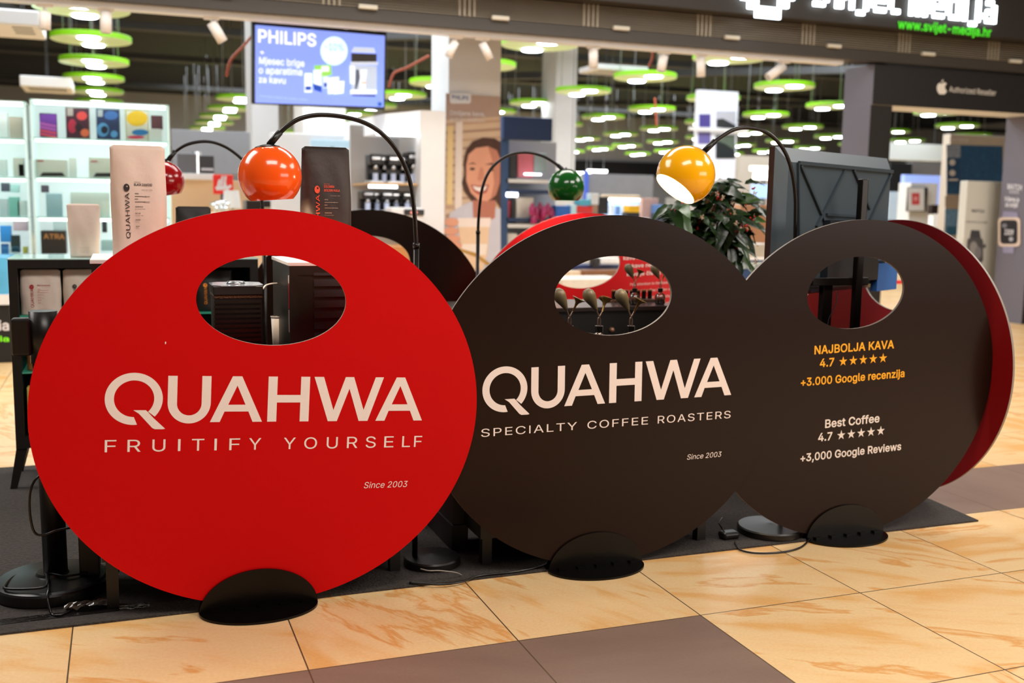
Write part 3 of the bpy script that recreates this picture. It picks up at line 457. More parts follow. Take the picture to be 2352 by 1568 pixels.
def wr_back(rt, T0, n):
    T = lambda x, z, d=.0006: T0(x, z, d)
    for i, (s, w) in enumerate((('Obratite pozornost na', .34), ('kvalitetu zrna kave. Nisu', .38), ('zrna. Dok komercijalna', .36), ('kava miri\u0161e na dim i gumu', .40), ('te kave nema zadimljeni', .38), ('kava je \u010dista i slatkasta', .36))):
        t = MB(); put_text(t, s, T, .44-w/2, .44+w/2, .475-.045*i, .020, bold=.03); t.build('text_line', IVORY, rt)
    for i, (s, w) in enumerate((('Pay attention to the bean quality.', .32), ('Commercial coffee is often smoky and', .36), ('smells like rubber. Specialty coffee is', .36), ('clean, sweet and complex.', .26))):
        t = MB(); put_text(t, s, T, .44-w/2, .44+w/2, .195-.038*i, .015); t.build('text_line', IVORY, rt)
    t = MB(); put_text(t, 'Obratite', T, -.58, -.46, .20, .024, bold=.02); t.build('small_lettering', IVORY, rt)
sign('disc_sign', (2.354, 5.129, .605), 0, 2.5, mat('#e0000f', .42, var=.02), 'bright red disc sign at the back with lines of white text', None, wr_back)

# ---------------------------------------------------------------- mat
MATM = mat('#3a3430', .95, var=.75, scale=110, bump=1.0)
m_ = MB(); m_.prism([[(-1.6, 3.155), (3.225, 3.155), (3.26, 3.46), (3.1, 5.19), (-1.6, 5.19)]], lambda x, y: Vector((x, y, .0005)), (0, 0, .006))
tag(m_.build('carpet_mat', MATM), 'dark grey carpet mat lying under the whole coffee stand', 'mat')
tp = MB(); tp.prism([[(-.62, 3.215), (.05, 3.225), (.05, 3.262), (-.62, 3.262)]], lambda x, y: Vector((x, y, .0068)), (0, 0, .001))
tag(tp.build('adhesive_tape', mat('#1a1716', .18, var=.3, scale=60, bump=.5)), 'shiny black tape strip stuck along the near left mat edge', 'tape')

# ---------------------------------------------------------------- arc lamps
BLK = mat('#15110f', .35, var=.1)
BLKM = mat('#1a1310', .3, metal=.4, var=.1)
def spline(pts, n=6):
    pts = [Vector(p) for p in pts]; out = []
    for i in range(len(pts)-1):
        p0, p1, p2, p3 = pts[max(i-1, 0)], pts[i], pts[i+1], pts[min(i+2, len(pts)-1)]
        for k in range(n):
            t = k/n; out.append(.5*((2*p1)+(-p0+p2)*t+(2*p0-5*p1+4*p2-p3)*t*t+(-p0+3*p1-3*p2+p3)*t**3))
    out.append(pts[-1]); return out
def arc_lamp(label, Y, curve, collar, basec, ball, rpx, axis_deg, color, watts, base_r=.15, cutdeg=46, rough=.18):
    cp = [P(x, y, Y) for x, y in curve]; col = P(collar[0], collar[1], Y)
    bc = Vector(basec); rt = root('arc_lamp', (bc.x, bc.y, .0065), label, 'lamp')
    z0 = .0065
    b = MB(); b.lathe((bc.x, bc.y, z0), [(0, 0), (base_r, 0), (base_r, .022), (base_r-.005, .027), (.02, .034), (0, .036)], 80, sm=False); b.build('base', BLK, rt)
    px = col.x
    p = MB(); p.tube([(px, Y, z0+.03), (px, Y, col.z)], .0095, 16); p.tube([(px, Y, col.z-.012), (px, Y, col.z+.006)], .0115, 16)
    p.build('pole', BLKM, rt)
    a = MB(); pts = spline([Vector((px, Y, col.z))]+cp, 8); a.tube(pts, .0072 if rpx > 60 else .0075, 12); a.build('curved_arm', BLKM, rt)
    d = (pts[-1]-pts[-4]).normalized()
    k = MB(); k.tube([pts[-1]-d*.05, pts[-1]+d*.004], .0105, 14); k.build('arm_sleeve', BLK, rt)
    c = P(ball[0], ball[1], Y); depth = (c-CP).dot(_f); r = rpx*depth/FPX
    Rm = Matrix.Rotation(RD(axis_deg), 3, 'Y')
    top = c+Rm @ Vector((0, 0, r*1.06))
    k = MB(); k.tube([pts[-1], top], .005, 10); k.build('stem', BLK, rt)
    # shade: a ball with a ring of small vent holes and an open bottom
    n = 96; cut = cutdeg
    th = [18, 26.0, 29.2]+[29.2+(180-cut-29.2)*i/26 for i in range(1, 27)]
    s = MB(); vs = []; fs = []
    for t in th:
        for q in range(n): vs.append(c+Rm @ Vector((r*sin(RD(t))*cos(2*pi*q/n), r*sin(RD(t))*sin(2*pi*q/n), r*cos(RD(t)))))
    for i in range(len(th)-1):
        for q in range(n):
            if i == 1 and q % 8 < 2: continue
            fs.append((i*n+q, i*n+(q+1) % n, (i+1)*n+(q+1) % n, (i+1)*n+q))
    s.add(vs, fs, 0, True); sh = s.build('lamp_shade', mat(color, rough, var=.02, coat=.5), rt)
    r2 = r*.985; s = MB(); vs = [c+(v-c)*.985 for v in vs]; s.add(vs, fs, 0, True)
    s.build('shade_lining', mat('#fff3dc', .6, var=0), sh)
    cpb = MB(); cpb.lathe(c, [(r*1.012*sin(RD(t)), r*1.012*cos(RD(t))) for t in (0, 6, 12, 18, 23)]+[(r*.97*sin(RD(23)), r*.97*cos(RD(23)))], 40, M=Rm); cpb.build('shade_cap', BLK, sh)
    bb = MB(); bc2 = c+Rm @ Vector((0, 0, r*.15)); rb = r*.36
    bb.lathe(bc2, [(rb*sin(RD(t)), rb*cos(RD(t))) for t in range(0, 181, 15)], 24, M=Rm); bb.build('bulb', glow('#ffedd0', 9), rt)
    l = bpy.data.lights.new('lamp_light', 'POINT'); l.energy = watts; l.color = (1, .84, .62); l.shadow_soft_size = .02
    lo = bpy.data.objects.new('lamp_light', l); COL.objects.link(lo); lo.location = c+Rm @ Vector((0, 0, -r*.35))
    return rt
arc_lamp('black arc lamp with bright orange ball shade above the red disc', 3.35,
         [(955, 540), (952, 490), (945, 432), (930, 382), (905, 337), (870, 301), (830, 279), (780, 267), (730, 264), (690, 272), (662, 288), (640, 308), (620, 331)],
         (956, 562), F(992, 1297), (620, 405), 72, -4, '#ff5c10', 4, cutdeg=42, base_r=.098)
arc_lamp('black arc lamp with yellow ball shade tilted towards the left', 3.295,
         [(1827, 500), (1827, 455), (1822, 410), (1812, 370), (1795, 336), (1770, 310), (1745, 298), (1715, 293), (1685, 298), (1655, 315), (1636, 330), (1620, 345)],
         (1826, 560), F(1768, 1224), (1575, 402), 67, 39, '#ffb400', 5, cutdeg=51, base_r=.125)
rlc = P(606, 560, 4.95)
arc_lamp('black arc lamp with dark red ball shade beside the cream bag', 4.95,
         [(604, 500), (602, 465), (594, 425), (580, 393), (560, 370), (540, 352), (515, 336), (485, 326), (455, 326), (425, 334), (402, 349), (387, 367)],
         (606, 530), (rlc.x-.06, 4.95, 0), (376, 416), 46, -10, '#a3040c', 4, cutdeg=44)
glc = P(1098, 620, 5.0)
arc_lamp('black arc lamp with green ball shade hanging over the red disc', 5.0,
         [(1099, 505), (1102, 470), (1108, 432), (1122, 396), (1146, 370), (1176, 354), (1210, 350), (1245, 358), (1275, 375), (1297, 393)],
         (1098, 532), (glc.x+.05, 5.0, 0), (1300, 430), 42, 0, '#135a1a', 4, cutdeg=44)

# ---------------------------------------------------------------- black furniture of the stand
BK = mat('#17120f', .45, var=.08, scale=20)
BK2 = mat('#0d0a09', .5, var=.08)
WTOP = mat('#e9e6e2', .35, var=.03)
def legs(rt, x0, x1, y0, y1, z, w=.035, taper=False):
    for (x, y) in ((x0, y0), (x1-w, y0), (x0, y1-w), (x1-w, y1-w)):
        k = MB()
        if taper:
            s = -1 if x == x0 and x0 < -.3 else 0
            k.add([(x, y, z), (x+w, y, z), (x+w, y+w, z), (x, y+w, z), (x+s*.04+w*.2, y, .007), (x+s*.04+w*.8, y, .007), (x+s*.04+w*.8, y+w*.6, .007), (x+s*.04+w*.2, y+w*.6, .007)],
                  [(0, 1, 2, 3), (4, 7, 6, 5), (0, 4, 5, 1), (1, 5, 6, 2), (2, 6, 7, 3), (3, 7, 4, 0)])
        else: k.box((x, y, .0067), (x+w, y+w, z))
        k.build('leg', BK, rt)
def cabinet(label, x0, x1, y0, y1, z0, z1, louvre=None, top=None, open_back=False):
    rt = root('counter_cabinet', ((x0+x1)/2, (y0+y1)/2, .0067), label, 'cabinet')
    k = MB(); k.box((x0, y0, z0), (x1, y1, z1))
    k.build('body', BK, rt)
    k = MB(); w = .028; e = .004
    k.box((x0, y0-e, z0), (x0+w, y0, z1)); k.box((x1-w, y0-e, z0), (x1, y0, z1)); k.box((x0+w, y0-e, z0), (x1-w, y0, z0+w)); k.box((x0+w, y0-e, z1-w), (x1-w, y0, z1))
    k.build('front_frame', BK, rt)
    if top: k = MB(); k.bbox((x0-.004, y0-.006, z1), (x1+.004, y1, z1+.012), .002); k.build('worktop', top, rt)
    if louvre:
        k = MB(); a, b, c, d = louvre; z = c
        while z < d: k.add([(a, y0-.006, z), (b, y0-.006, z), (b, y0-.001, z+.022), (a, y0-.001, z+.022), (a, y0-.001, z+.002), (b, y0-.001, z+.002)], [(0, 1, 2, 3), (0, 4, 5, 1)]); z += .034
        k.build('louvre_panel', BK, rt)
    legs(rt, x0+.01, x1-.01, y0+.005, y1-.005, z0)
    return rt
xl = P(664, 593, 3.30).x
cabinet('black cabinet with pale top behind the left part of the red disc', -.082, .19, 3.25, 3.62, .155, 1.052, top=WTOP)
t_ = cabinet('tall black cabinet with slatted panel seen through the red disc hole', xl, .865, 3.30, 3.68, .155, 1.040, louvre=(P(720, 600, 3.3).x, .85, .50, 1.02), top=WTOP)
k = MB(); p = P(664, 600, 3.30); k.box((p.x-.001, 3.303, .985), (p.x, 3.318, 1.01)); k.build('white_sticker', mat('#ddd8d0', .5), t_)
k = MB(); k.box((xl-.0012, 3.301, .905), (xl, 3.314, .985)); k.build('black_red_sticker', mat('#a01018', .4), t_)
k = MB(); k.box((xl-.0013, 3.301, .83), (xl, 3.316, .90)); k.build('grey_sticker', mat('#8a857e', .5), t_)
cabinet('low black cabinet between the two tall ones behind the red disc', .195, xl-.005, 3.27, 3.62, .155, .72)
ub = F(1112, 1312), F(1652, 1258)
cabinet('long low black cabinet standing behind the brown disc', ub[0].x, ub[1].x+.0, 3.27, 3.62, .10, .735)
k = root('side_panel', (1.10, 3.55, .0067), 'narrow black board standing between the red and brown discs', 'panel')
g = MB(); a, b = F(1062, 1232, .0067), F(1104, 1290, .0067); g.box((1.085, 3.45, .0067), (1.13, 3.75, .62)); g.build('board', BK2, k)
g = MB(); g.box((1.08, 3.44, .0067), (1.14, 3.76, .10)); g.build('plinth', BK2, k)
# back counter facing away, dark
rt = root('service_counter', (1.7, 4.5, .0067), 'black service counter seen through the brown disc hole', 'counter')
zc = P(1450, 703, 4.25).z
g = MB(); g.box((1.15, 4.25, .0067), (2.42, 4.62, zc-.02)); g.build('body', BK2, rt)
g = MB(); g.bbox((1.14, 4.235, zc-.02), (2.43, 4.63, zc), .003); g.build('worktop', mat('#2a1c18', .3), rt)
g = MB(); q = P(1404, 757, 4.25); g.lathe((q.x, 4.25, q.z), [(0, -.018), (.008, -.018), (.012, -.008), (.012, 0)], 20, M=Matrix.Rotation(pi/2, 3, 'X').inverted()); g.build('knob', mat('#b0856a', .3, metal=.5), rt)

# glass-fronted display cabinets with bags
def display_cab(label, x0, x1, Y):
    rt = root('display_cabinet', ((x0+x1)/2, Y+.19, .0067), label, 'cabinet'); z0, z1 = .182, .982; w = .035; D = .37
    g = MB(); g.box((x0, Y, z0), (x0+w, Y+D, z1)); g.box((x1-w, Y, z0), (x1, Y+D, z1)); g.box((x0+w, Y, z0), (x1-w, Y+D, z0+.05)); g.box((x0+w, Y, z1-w), (x1-w, Y+D, z1)); g.box((x0+w, Y+D-.01, z0+.05), (x1-w, Y+D, z1-w))
    g.build('body', BK, rt)
    for z in (.74, .50):
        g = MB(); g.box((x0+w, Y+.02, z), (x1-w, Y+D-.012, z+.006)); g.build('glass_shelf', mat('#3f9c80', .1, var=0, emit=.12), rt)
    g = MB(); g.bbox((x0-.003, Y-.004, z1), (x1+.003, Y+D+.003, z1+.006), .002); g.build('glass_top', mat('#bfe0da', .06, var=0), rt)
    legs(rt, x0+.0, x1, Y+.01, Y+D-.01, z0, .045, True)
    return rt
display_cab('black glass-shelf cabinet of coffee bags at far left', -.442, .115, 4.77)
display_cab('black glass-shelf cabinet glimpsed through the red disc hole', .12, .574, 4.77)

# ---------------------------------------------------------------- coffee bags
def bag(label, x0, x1, z0, z1, Y, color, ink, title, small=False, scale=1.0, th=.05, group=None, plain=False, taper=1.0, accent=None):
    rt = root('coffee_bag', ((x0+x1)/2, Y+th/2, z0), label, 'bag', group)
    w = (x1-x0)/2; h = z1-z0; cx = (x0+x1)/2; nx, nz = 14, 24; vs = []; fs = []
    rr = random.Random(int(x0*1000)+11)
    def thk(t): return th/2*(1-max(0, (t-.45)/.55)**1.5*.94)*(1-.12*max(0, .08-t)/.08)
    def wid(t): return w*(taper+(1-taper)*t) if True else w
    for side in (-1, 1):
        for j in range(nz+1):
            t = j/nz
            for i in range(nx+1):
                u = -1+2*i/nx; e = (1-abs(u)**5)
                y = Y+th/2+side*(thk(t)*(.30+.70*e)+.0012)
                if side < 0 and .03 < t < .9: y += (sin(u*7+t*9+rr.random()*.6)*.0012+rr.uniform(-.0006, .0006))*e
                zz = z0+h*t
                if t > .985: zz -= .0075*max(0, abs(u)-.86)/.14
                vs.append((cx+u*wid(t)*(1-.012*sin(t*9)), y, zz))
    N = (nx+1)*(nz+1)
    for s_ in (0, N):
        for j in range(nz):
            for i in range(nx): fs.append((s_+j*(nx+1)+i, s_+j*(nx+1)+i+1, s_+(j+1)*(nx+1)+i+1, s_+(j+1)*(nx+1)+i))
    for j in range(nz):
        for i in (0, nx): fs.append((j*(nx+1)+i, (j+1)*(nx+1)+i, N+(j+1)*(nx+1)+i, N+j*(nx+1)+i))
    for i in range(nx):
        for j in (0, nz): fs.append((j*(nx+1)+i, j*(nx+1)+i+1, N+j*(nx+1)+i+1, N+j*(nx+1)+i))
    g = MB(); g.add(vs, fs, 0, True); g.build('pouch', mat(color, .55, var=.04, scale=14, bump=.35), rt)
    s = MB(); s.box((cx-w*.98, Y+th/2-.004, z1-h*.075), (cx+w*.98, Y+th/2-.0032, z1-h*.068)); s.build('seal_crease', mat(color, .7, var=.2), rt)
    def T(x, z):      # label space: x -1..1, z 0..1 on the front
        t = z; return Vector((cx+x*wid(t)*.98, Y+th/2-(thk(t)*(.30+.70*(1-abs(x)**5))+.0012)-.0022, z0+h*z))
    g = MB()
    if plain:
        for i in range(4): put_text(g, ('COFFEE ROASTERS', 'Quality first, harvest to cup', 'www.quahwa.hr', 'Zagreb')[i], T, -.34+.05*(i % 2), .32-.05*(i % 2), .175-.028*i, .010)
        g.build('print', mat(ink, .6), rt); return rt
    a2 = mat(accent or ink, .6)
    x0_, x1_ = -.38, .52
    g.prism([circ(-.44, .622, .11, .034 if h > .3 else .05, 24), list(reversed(circ(-.42, .634, .035, .009, 12)))], T, (0, -.0003, 0))
    cap = .62/9
    def TV(u, v): return T(-.345-v*.0, 0)
    vsx, fsx = textmesh('QUAHWA', .012)
    xa = min(v[0] for v in vsx); xb = max(v[0] for v in vsx)
    g.add([T(-.35-(v[1]/CAPH)*.155, .17+.405*(v[0]-xa)/(xb-xa)) for v in vsx], fsx)
    tl = title.split('|')
    put_text(g, 'SINGLE ORIGIN' if len(tl) > 1 else 'HOUSE BLEND', T, -.16, .08, .668, .008)
    for i, s_ in enumerate(tl): put_text(g, s_, T, -.16, .50 if i == len(tl)-1 else .28, .640-.034*i, .020, bold=.02)
    g.build('logo_print', a2, rt)
    g = MB(); y = .60-.034*(len(tl)-1)
    for wd in (('whole bean coffee', .1, .5),): put_text(g, wd[0], T, wd[1], wd[2], y, .008)
    for i, (s_, w1) in enumerate((('AROMA', .0), ('BODY', -.03), ('TASTING NOTES', .14), ('BEST FOR', .04), ('PROCESS', .03), ('WEIGHT', .0))):
        yy = y-.035-.065*i*(.9 if i > 1 else .75)
        put_text(g, s_, T, -.15, w1, yy, .009, bold=.02)
        if i < 2:
            g.prism([[(-.15, yy-.022), (.40, yy-.022), (.40, yy-.018), (-.15, yy-.018)]], T, (0, -.0003, 0))
            g.prism([circ(.25-.05*i, yy-.02, .012, .005, 10)], T, (0, -.0003, 0))
        else: put_text(g, ('dark chocolate, hazelnut', 'espresso, moka', 'washed', '1000 g')[i-2], T, -.15, (.22, .14, 0, -.02)[i-2], yy-.018, .006)
    for i in range(4): put_text(g, 'roasted and packed in small batches', T, -.12, .28-.05*(i == 3), .115-.0125*i+.03, .005)
    g.build('label_print', mat(ink, .6), rt)
    return rt
Yb = F(270, 585, 1.066).y
def bag_px(label, px0, px1, ptop, zb, Y, *a, **k):
    return bag(label, P(px0, 500, Y).x, P(px1, 500, Y).x, zb, P((px0+px1)/2, ptop, Y).z, Y, *a, **k)
bag_px('large cream coffee bag with black printed label on the pale cabinet top', 256, 384, 333, 1.0645, 3.38, '#e6cbbb', '#2c211d', 'BLACK DIAMOND', th=.075, taper=1.0)
bag_px('large dark brown coffee bag with orange printed label, right of orange lamp', 699, 808, 336, 1.0525, 3.40, '#33231d', '#b89a86', 'COLOMBIA|GOLDEN HUILA', accent='#e8502c', th=.085, taper=1.08)
bag_px('small plain cream pouch standing on the far left glass cabinet', 152, 231, 468, .989, 4.86, '#e0c9bb', '#8a7468', '', th=.07, plain=True, taper=.86)
bag_px('short black coffee bag standing behind the top of red disc', 404, 486, 474, .989, 4.84, '#1d1512', '#5a473d', 'ETHIOPIA', th=.06)
bag('white coffee bag with red print on the upper glass shelf', -.402, -.245, .747, .940, 4.80, '#e3d2c6', '#c4503c', 'RED DIAMOND', accent='#b01820', th=.05)
bag('white coffee bag with grey print beside the red-printed one', -.236, -.075, .747, .940, 4.80, '#e0d0c2', '#3c3632', 'BLACK DIAMOND', th=.05)
bag('white coffee bag mostly hidden behind the red disc, same shelf', -.068, .07, .747, .940, 4.82, '#e0d0c2', '#3c3632', 'DECAF', th=.05)
bag('tan kraft paper coffee bag on the lower glass shelf', -.39, -.23, .507, .725, 4.81, '#b0703a', '#2a1d14', 'ESPRESSO', th=.06)
bag('black coffee bag with amber label inside the glimpsed glass cabinet', .30, .47, .747, .935, 4.83, '#15100e', '#a87838', 'YEMEN|MOCHA MATARI', accent='#f09018', th=.05)
bag('black coffee bag with small pink sticker behind the hopper', .155, .285, .747, .93, 4.83, '#1a1411', '#e09078', 'KENYA', th=.05)
g = MB(); a_ = P(61, 890, 4.80); b_ = P(84, 966, 4.80); g.bbox((a_.x, 4.80, .239), (a_.x+.13, 4.86, a_.z), .003)
tag(g.build('fruit_print_carton', mat('#e8c66a', .5, var=.5, scale=55)), 'yellow fruit-patterned carton on the bottom of far left cabinet', 'box')

# ---------------------------------------------------------------- coffee bean hopper, cups, hose
rt = root('bean_hopper', (.33, 3.5, .7267), 'black ribbed bean hopper with clear lid in the red disc hole', 'hopper')
xa, za = XZ(495, 790, 3.42); xb, zb_ = XZ(601, 676, 3.42); zt = P(550, 655, 3.42).z
D = xb-xa
g = MB(); g.box((xa, 3.42, .727), (xb, 3.42+D, zb_-.008)); g.build('body', BK2, rt)
g = MB(); z = .76
while z < zb_-.02: g.box((xa-.002, 3.414, z), (xb-.004, 3.42, z+.009)); z += .0155
g.build('ribs', mat('#1c1410', .25), rt)
g = MB(); g.bbox((xa-.003, 3.416, zb_-.012), (xb+.003, 3.42+D+.003, zb_), .003); g.build('bean_window', mat('#5a3a1c', .25, var=.8, scale=260, bump=.8), rt)
g = MB(); g.bbox((xa-.004, 3.412, zb_), (xb+.004, 3.424+D, zt-.003), .002); g.build('collar', BK2, rt)
g = MB(); c = .028; o_ = .008; L_ = [(xa-o_, 3.41+c), (xa-o_+c, 3.41), (xb+o_-c, 3.41), (xb+o_, 3.41+c), (xb+o_, 3.43+D-c), (xb+o_-c, 3.43+D), (xa-o_+c, 3.43+D), (xa-o_, 3.43+D-c)]
g.prism([L_], lambda x, y: Vector((x, y, zt-.003)), (0, 0, .003)); ld = g.build('lid', mat('#b4bcc6', .12, metal=.6, var=.1), rt)
g = MB(); g.lathe(((xa+xb)/2, 3.42+D/2, zt), [(0, .008), (.026, .008), (.03, .002), (.03, 0)], 30); g.build('lid_handle', mat('#888f98', .15, metal=.7), ld)
g = MB(); g.tube(spline([P(603, 664, 3.45), P(610, 656, 3.47), P(622, 652, 3.5), P(636, 651, 3.53)], 6), .0032, 8)
tag(g.build('white_hose', mat('#cfc8bf', .4)), 'thin white hose arching from the hopper to the tall cabinet', 'hose')
def cup(label, x, y, z, r, h, color):
    rt = root('paper_cup', (x, y, z), label, 'cup')
    g = MB(); g.lathe((x, y, z), [(0, 0), (r*.68, 0), (r, h), (r*.94, h), (r*.64, .004)], 24); cw = g.build('cup_wall', mat(color, .5), rt)
    g = MB(); g.lathe((x, y, z+h), [(r*.97, -.002), (r*1.06, -.002), (r*1.06, .002), (r*.97, .002)], 24); g.build('rolled_rim', mat(color, .5), cw)
q = P(636, 727, 3.56); cup('narrow white paper cup half hidden by the tall black cabinet', q.x, 3.56, .7207, .020, q.z-.7207, '#d8d0c6')

# ---------------------------------------------------------------- aroma flasks with rubber bulb and brass horn
BRASS = mat('#8a6c3c', .28, metal=.85, var=.1)
def flask(label, x, y, z, s=1.0, tilt=1.0, liquid='#8a4a2a', group=None, hornrot=0):
    rt = root('aroma_flask', (x, y, z), label, 'flask', group); q = lambda a, b, c: Vector((x+a*s, y+b*s, z+c*s))
    g = MB(); g.lathe((x, y, z), [(0, 0), (.024*s, 0), (.030*s, .006*s), (.030*s, .045*s), (.024*s, .058*s), (.010*s, .068*s), (.010*s, .075*s)], 28); gb = g.build('glass_bottle', glassmat('#dfe6ea', .3), rt)
    g = MB(); g.lathe((x, y, z+.003*s), [(0, 0), (.022*s, 0), (.027*s, .004*s), (.027*s, .036*s), (0, .036*s)], 24); g.build('ground_coffee', mat(liquid, .8, var=.4, scale=200), rt)
    g = MB(); g.lathe((x, y, z), [(0, .070*s), (.015*s, .070*s), (.015*s, .092*s), (0, .092*s)], 24, sm=False); g.build('screw_cap', mat('#0b0a0a', .3), gb)
    g = MB(); g.tube(spline([q(-.004, 0, .09), q(-.005, 0, .115), q(.004, 0, .13), q(.012, 0, .145)], 5), .0026*s, 8); g.tube(spline([q(.004, 0, .09), q(.005, 0, .113), q(-.002, 0, .128), q(-.012, 0, .150)], 5), .0026*s, 8); g.build('wire_tubes', mat('#a98c78', .2, metal=.8), rt)
    M = Matrix.Rotation(RD(-30), 3, 'Y')
    g = MB(); prof = [(0, 0), (.006, .001), (.007, .006), (.013, .022), (.021, .045), (.024, .060), (.022, .074), (.013, .086), (0, .090)]
    g.lathe(q(-.012, 0, .150), [(a*s, b*s) for a, b in prof], 24, M=M); g.build('rubber_bulb', mat('#6a5c40', .42, var=.05), rt)
    M = Matrix.Rotation(RD(24), 3, 'Y') @ Matrix.Rotation(RD(hornrot), 3, 'X')
    g = MB(); prof = [(.0035, 0), (.004, .02), (.007, .034), (.016, .044), (.026, .050), (.025, .051), (.012, .046), (.003, .03)]
    g.lathe(q(.012, 0, .145), [(a*s, b*s) for a, b in prof], 28, M=M); g.build('brass_horn', BRASS, rt)
Yf = 3.50
GF = 'aroma flasks in the brown disc hole'
for px, lab in ((1308, 'leftmost aroma flask in the brown disc hole, half hidden'), (1376, 'middle front aroma flask with rubber bulb and brass horn'), (1449, 'right front aroma flask with large rubber bulb, brass horn')):
    xx, zz = XZ(px, 748, Yf); flask(lab, xx, Yf, zz-.092*1.02, 1.02, group=GF, hornrot={1308: 8, 1376: -20, 1449: 12}[px])
shz = P(1376, 748, Yf).z-.092*1.02
g = MB(); g.bbox((ub[0].x+.05, 3.40, .7385), (ub[1].x-.05, 3.60, shz-.0003), .003)
tag(g.build('flask_riser', BK2), 'black riser board under the front aroma flasks', 'stand')
for px, lab in ((1458, 'rear left aroma flask on the service counter'), (1517, 'rear right aroma flask on the service counter, by disc text')):
    xx, zz = XZ(px, 662, 4.32); flask(lab, xx, 4.32, zc+.0003, (zz-zc)/.092*1.0, group=GF)
rt = root('glass_tray', (2.2, 4.45, zc), 'shallow wooden tray of dark jars behind the rear flasks', 'tray')
a0, a1 = P(1405, 690, 4.45), P(1505, 690, 4.45)
g = MB(); g.box((a0.x, 4.42, zc), (a1.x, 4.52, zc+.012)); g.build('tray_board', mat('#4a2c1c', .5), rt)
for i in range(7):
    x = a0.x+.02+(a1.x-a0.x-.04)*i/6; g = MB(); g.cyl((x, 4.47), .011, zc+.012, zc+.05, 16); jr = g.build('jar', mat('#1c0f0a', .25), rt)
    g = MB(); g.cyl((x, 4.47), .0115, zc+.05, zc+.056, 16); g.build('jar_lid', mat('#8a5a2c', .4), jr)

# ---------------------------------------------------------------- queue barrier post, lower left
bc = F(122, 1352, .0067)
rt = root('queue_barrier_post', (bc.x, bc.y, .0067), 'black queue barrier post standing left of the red disc', 'post')
ztop = P(128, 713, bc.y).z
g = MB(); g.lathe((bc.x, bc.y, .0067), [(0, 0), (.168, 0), (.172, .005), (.172, .034), (.168, .040), (.158, .044), (.05, .052), (.045, .06), (0, .06)], 96, sm=False); g.build('base', mat('#0f0e0e', .33, var=.1), rt)
g = MB(); g.tube([(bc.x+.01, bc.y, .06), (bc.x+.004, bc.y, ztop-.16)], .036, 28); g.build('post', mat('#0e0c0b', .35), rt)
g = MB(); g.tube([(bc.x+.004, bc.y, ztop-.16), (bc.x+.004, bc.y, ztop)], .041, 32); g.build('belt_head', BLK, rt)
g = MB(); g.bbox((bc.x-.085, bc.y-.03, ztop-.135), (bc.x-.03, bc.y+.02, ztop-.02), .008); g.build('belt_cassette', BLK, rt)
g = MB(); g.bbox((bc.x+.035, bc.y-.02, ztop-.05), (bc.x+.06, bc.y+.02, ztop-.02), .004); g.build('belt_clip', BLK, rt)
# cables
CAB = mat('#0d0c0c', .3)
def cable(label, pts, r=.0036, m=None):
    g = MB(); g.tube(spline(pts, 8), r, 8); tag(g.build('power_cable', m or CAB), label, 'cable')
cable('black power cable hanging in a loop beside the barrier post', [P(150, 1075, 3.36), P(95, 1090, 3.34), P(72, 1120, 3.33), P(68, 1170, 3.33), P(78, 1220, 3.33), P(100, 1228, 3.33), P(130, 1218, 3.34), P(165, 1211, 3.36)])
cable('black power cable looping over the barrier post base', [F(215, 1290, .03), F(110, 1300, .03)+Vector((0, -.12, .02)), F(40, 1320, .05), F(10, 1345, .058), F(20, 1352, .06), F(70, 1352, .064), F(105, 1346, .07), F(110, 1325, .07), F(104, 1316, .07)], .004)
cable('black power cable dropping from post base to the mat edge', [F(200, 1315, .062), F(150, 1322, .066), F(110, 1318, .07), F(112, 1345, .068)+Vector((-.0, -.01, 0)), P(109, 1372, 3.28), F(118, 1408, .012), F(135, 1412, .012), F(165, 1400, .012)], .004)
cable('black cable running along the mat edge by orange lamp base', [F(940, 1338, .011), F(1010, 1342, .011), F(1060, 1336, .011), F(1100, 1322, .011), F(1180, 1313, .011), F(1235, 1302, .011), F(1262, 1290, .011)])
cable('black cable curving on the floor below the yellow lamp base', [F(1688, 1245, .011), F(1700, 1262, .005), F(1740, 1270, .005), F(1800, 1267, .005), F(1840, 1256, .005), F(1862, 1235, .011)])
cable('thin white charging lead trailing over the lamp base', [F(966, 1306, .048), F(985, 1310, .048), F(1010, 1310, .046), F(1045, 1314, .03), F(1060, 1320, .012)], .0018, mat('#9a948e', .3))
rt = root('cable_adapter', tuple(F(1675, 1236, .0067)), 'small dark adapter lying between the brown disc feet', 'adapter')
q = F(1675, 1236, .0067); g = MB(); g.bbox((q.x-.035, q.y-.02, .0067), (q.x+.035, q.y+.03, .034), .01); g.build('casing', BLK, rt)
g = MB(); g.tube([(q.x-.02, q.y, .03), (q.x-.03, q.y+.03, .06), (q.x+.01, q.y+.07, .065)], .003, 8); g.build('plug_lead', BLK, rt)
# stuff near left unit bottom: black box / power strip
q = F(208, 1345, .0067); g = MB(); g.bbox((q.x-.03, q.y-.03, .0067), (q.x+.03, q.y+.2, .32), .004)
tag(g.build('cable_box', BK2), 'upright black cable box between post and cabinet', 'box')
rt = root('plastic_film', tuple(F(205, 1395, .0067)), 'crumpled clear plastic film on the mat near the post', 'plastic film')
g = MB(); rr = random.Random(3); c0 = F(205, 1397, .0067); vs = []; fs = []
for i in range(12):
    for j in range(7): vs.append((c0.x-.07+.012*i, c0.y-.02+.008*j, .012+rr.uniform(0, .016)))
for i in range(11):
    for j in range(6): fs.append((i*7+j, i*7+7+j, i*7+8+j, i*7+j+1))
g.add(vs, fs); g.build('film', mat('#4a4038', .08, var=.4, scale=40), rt)

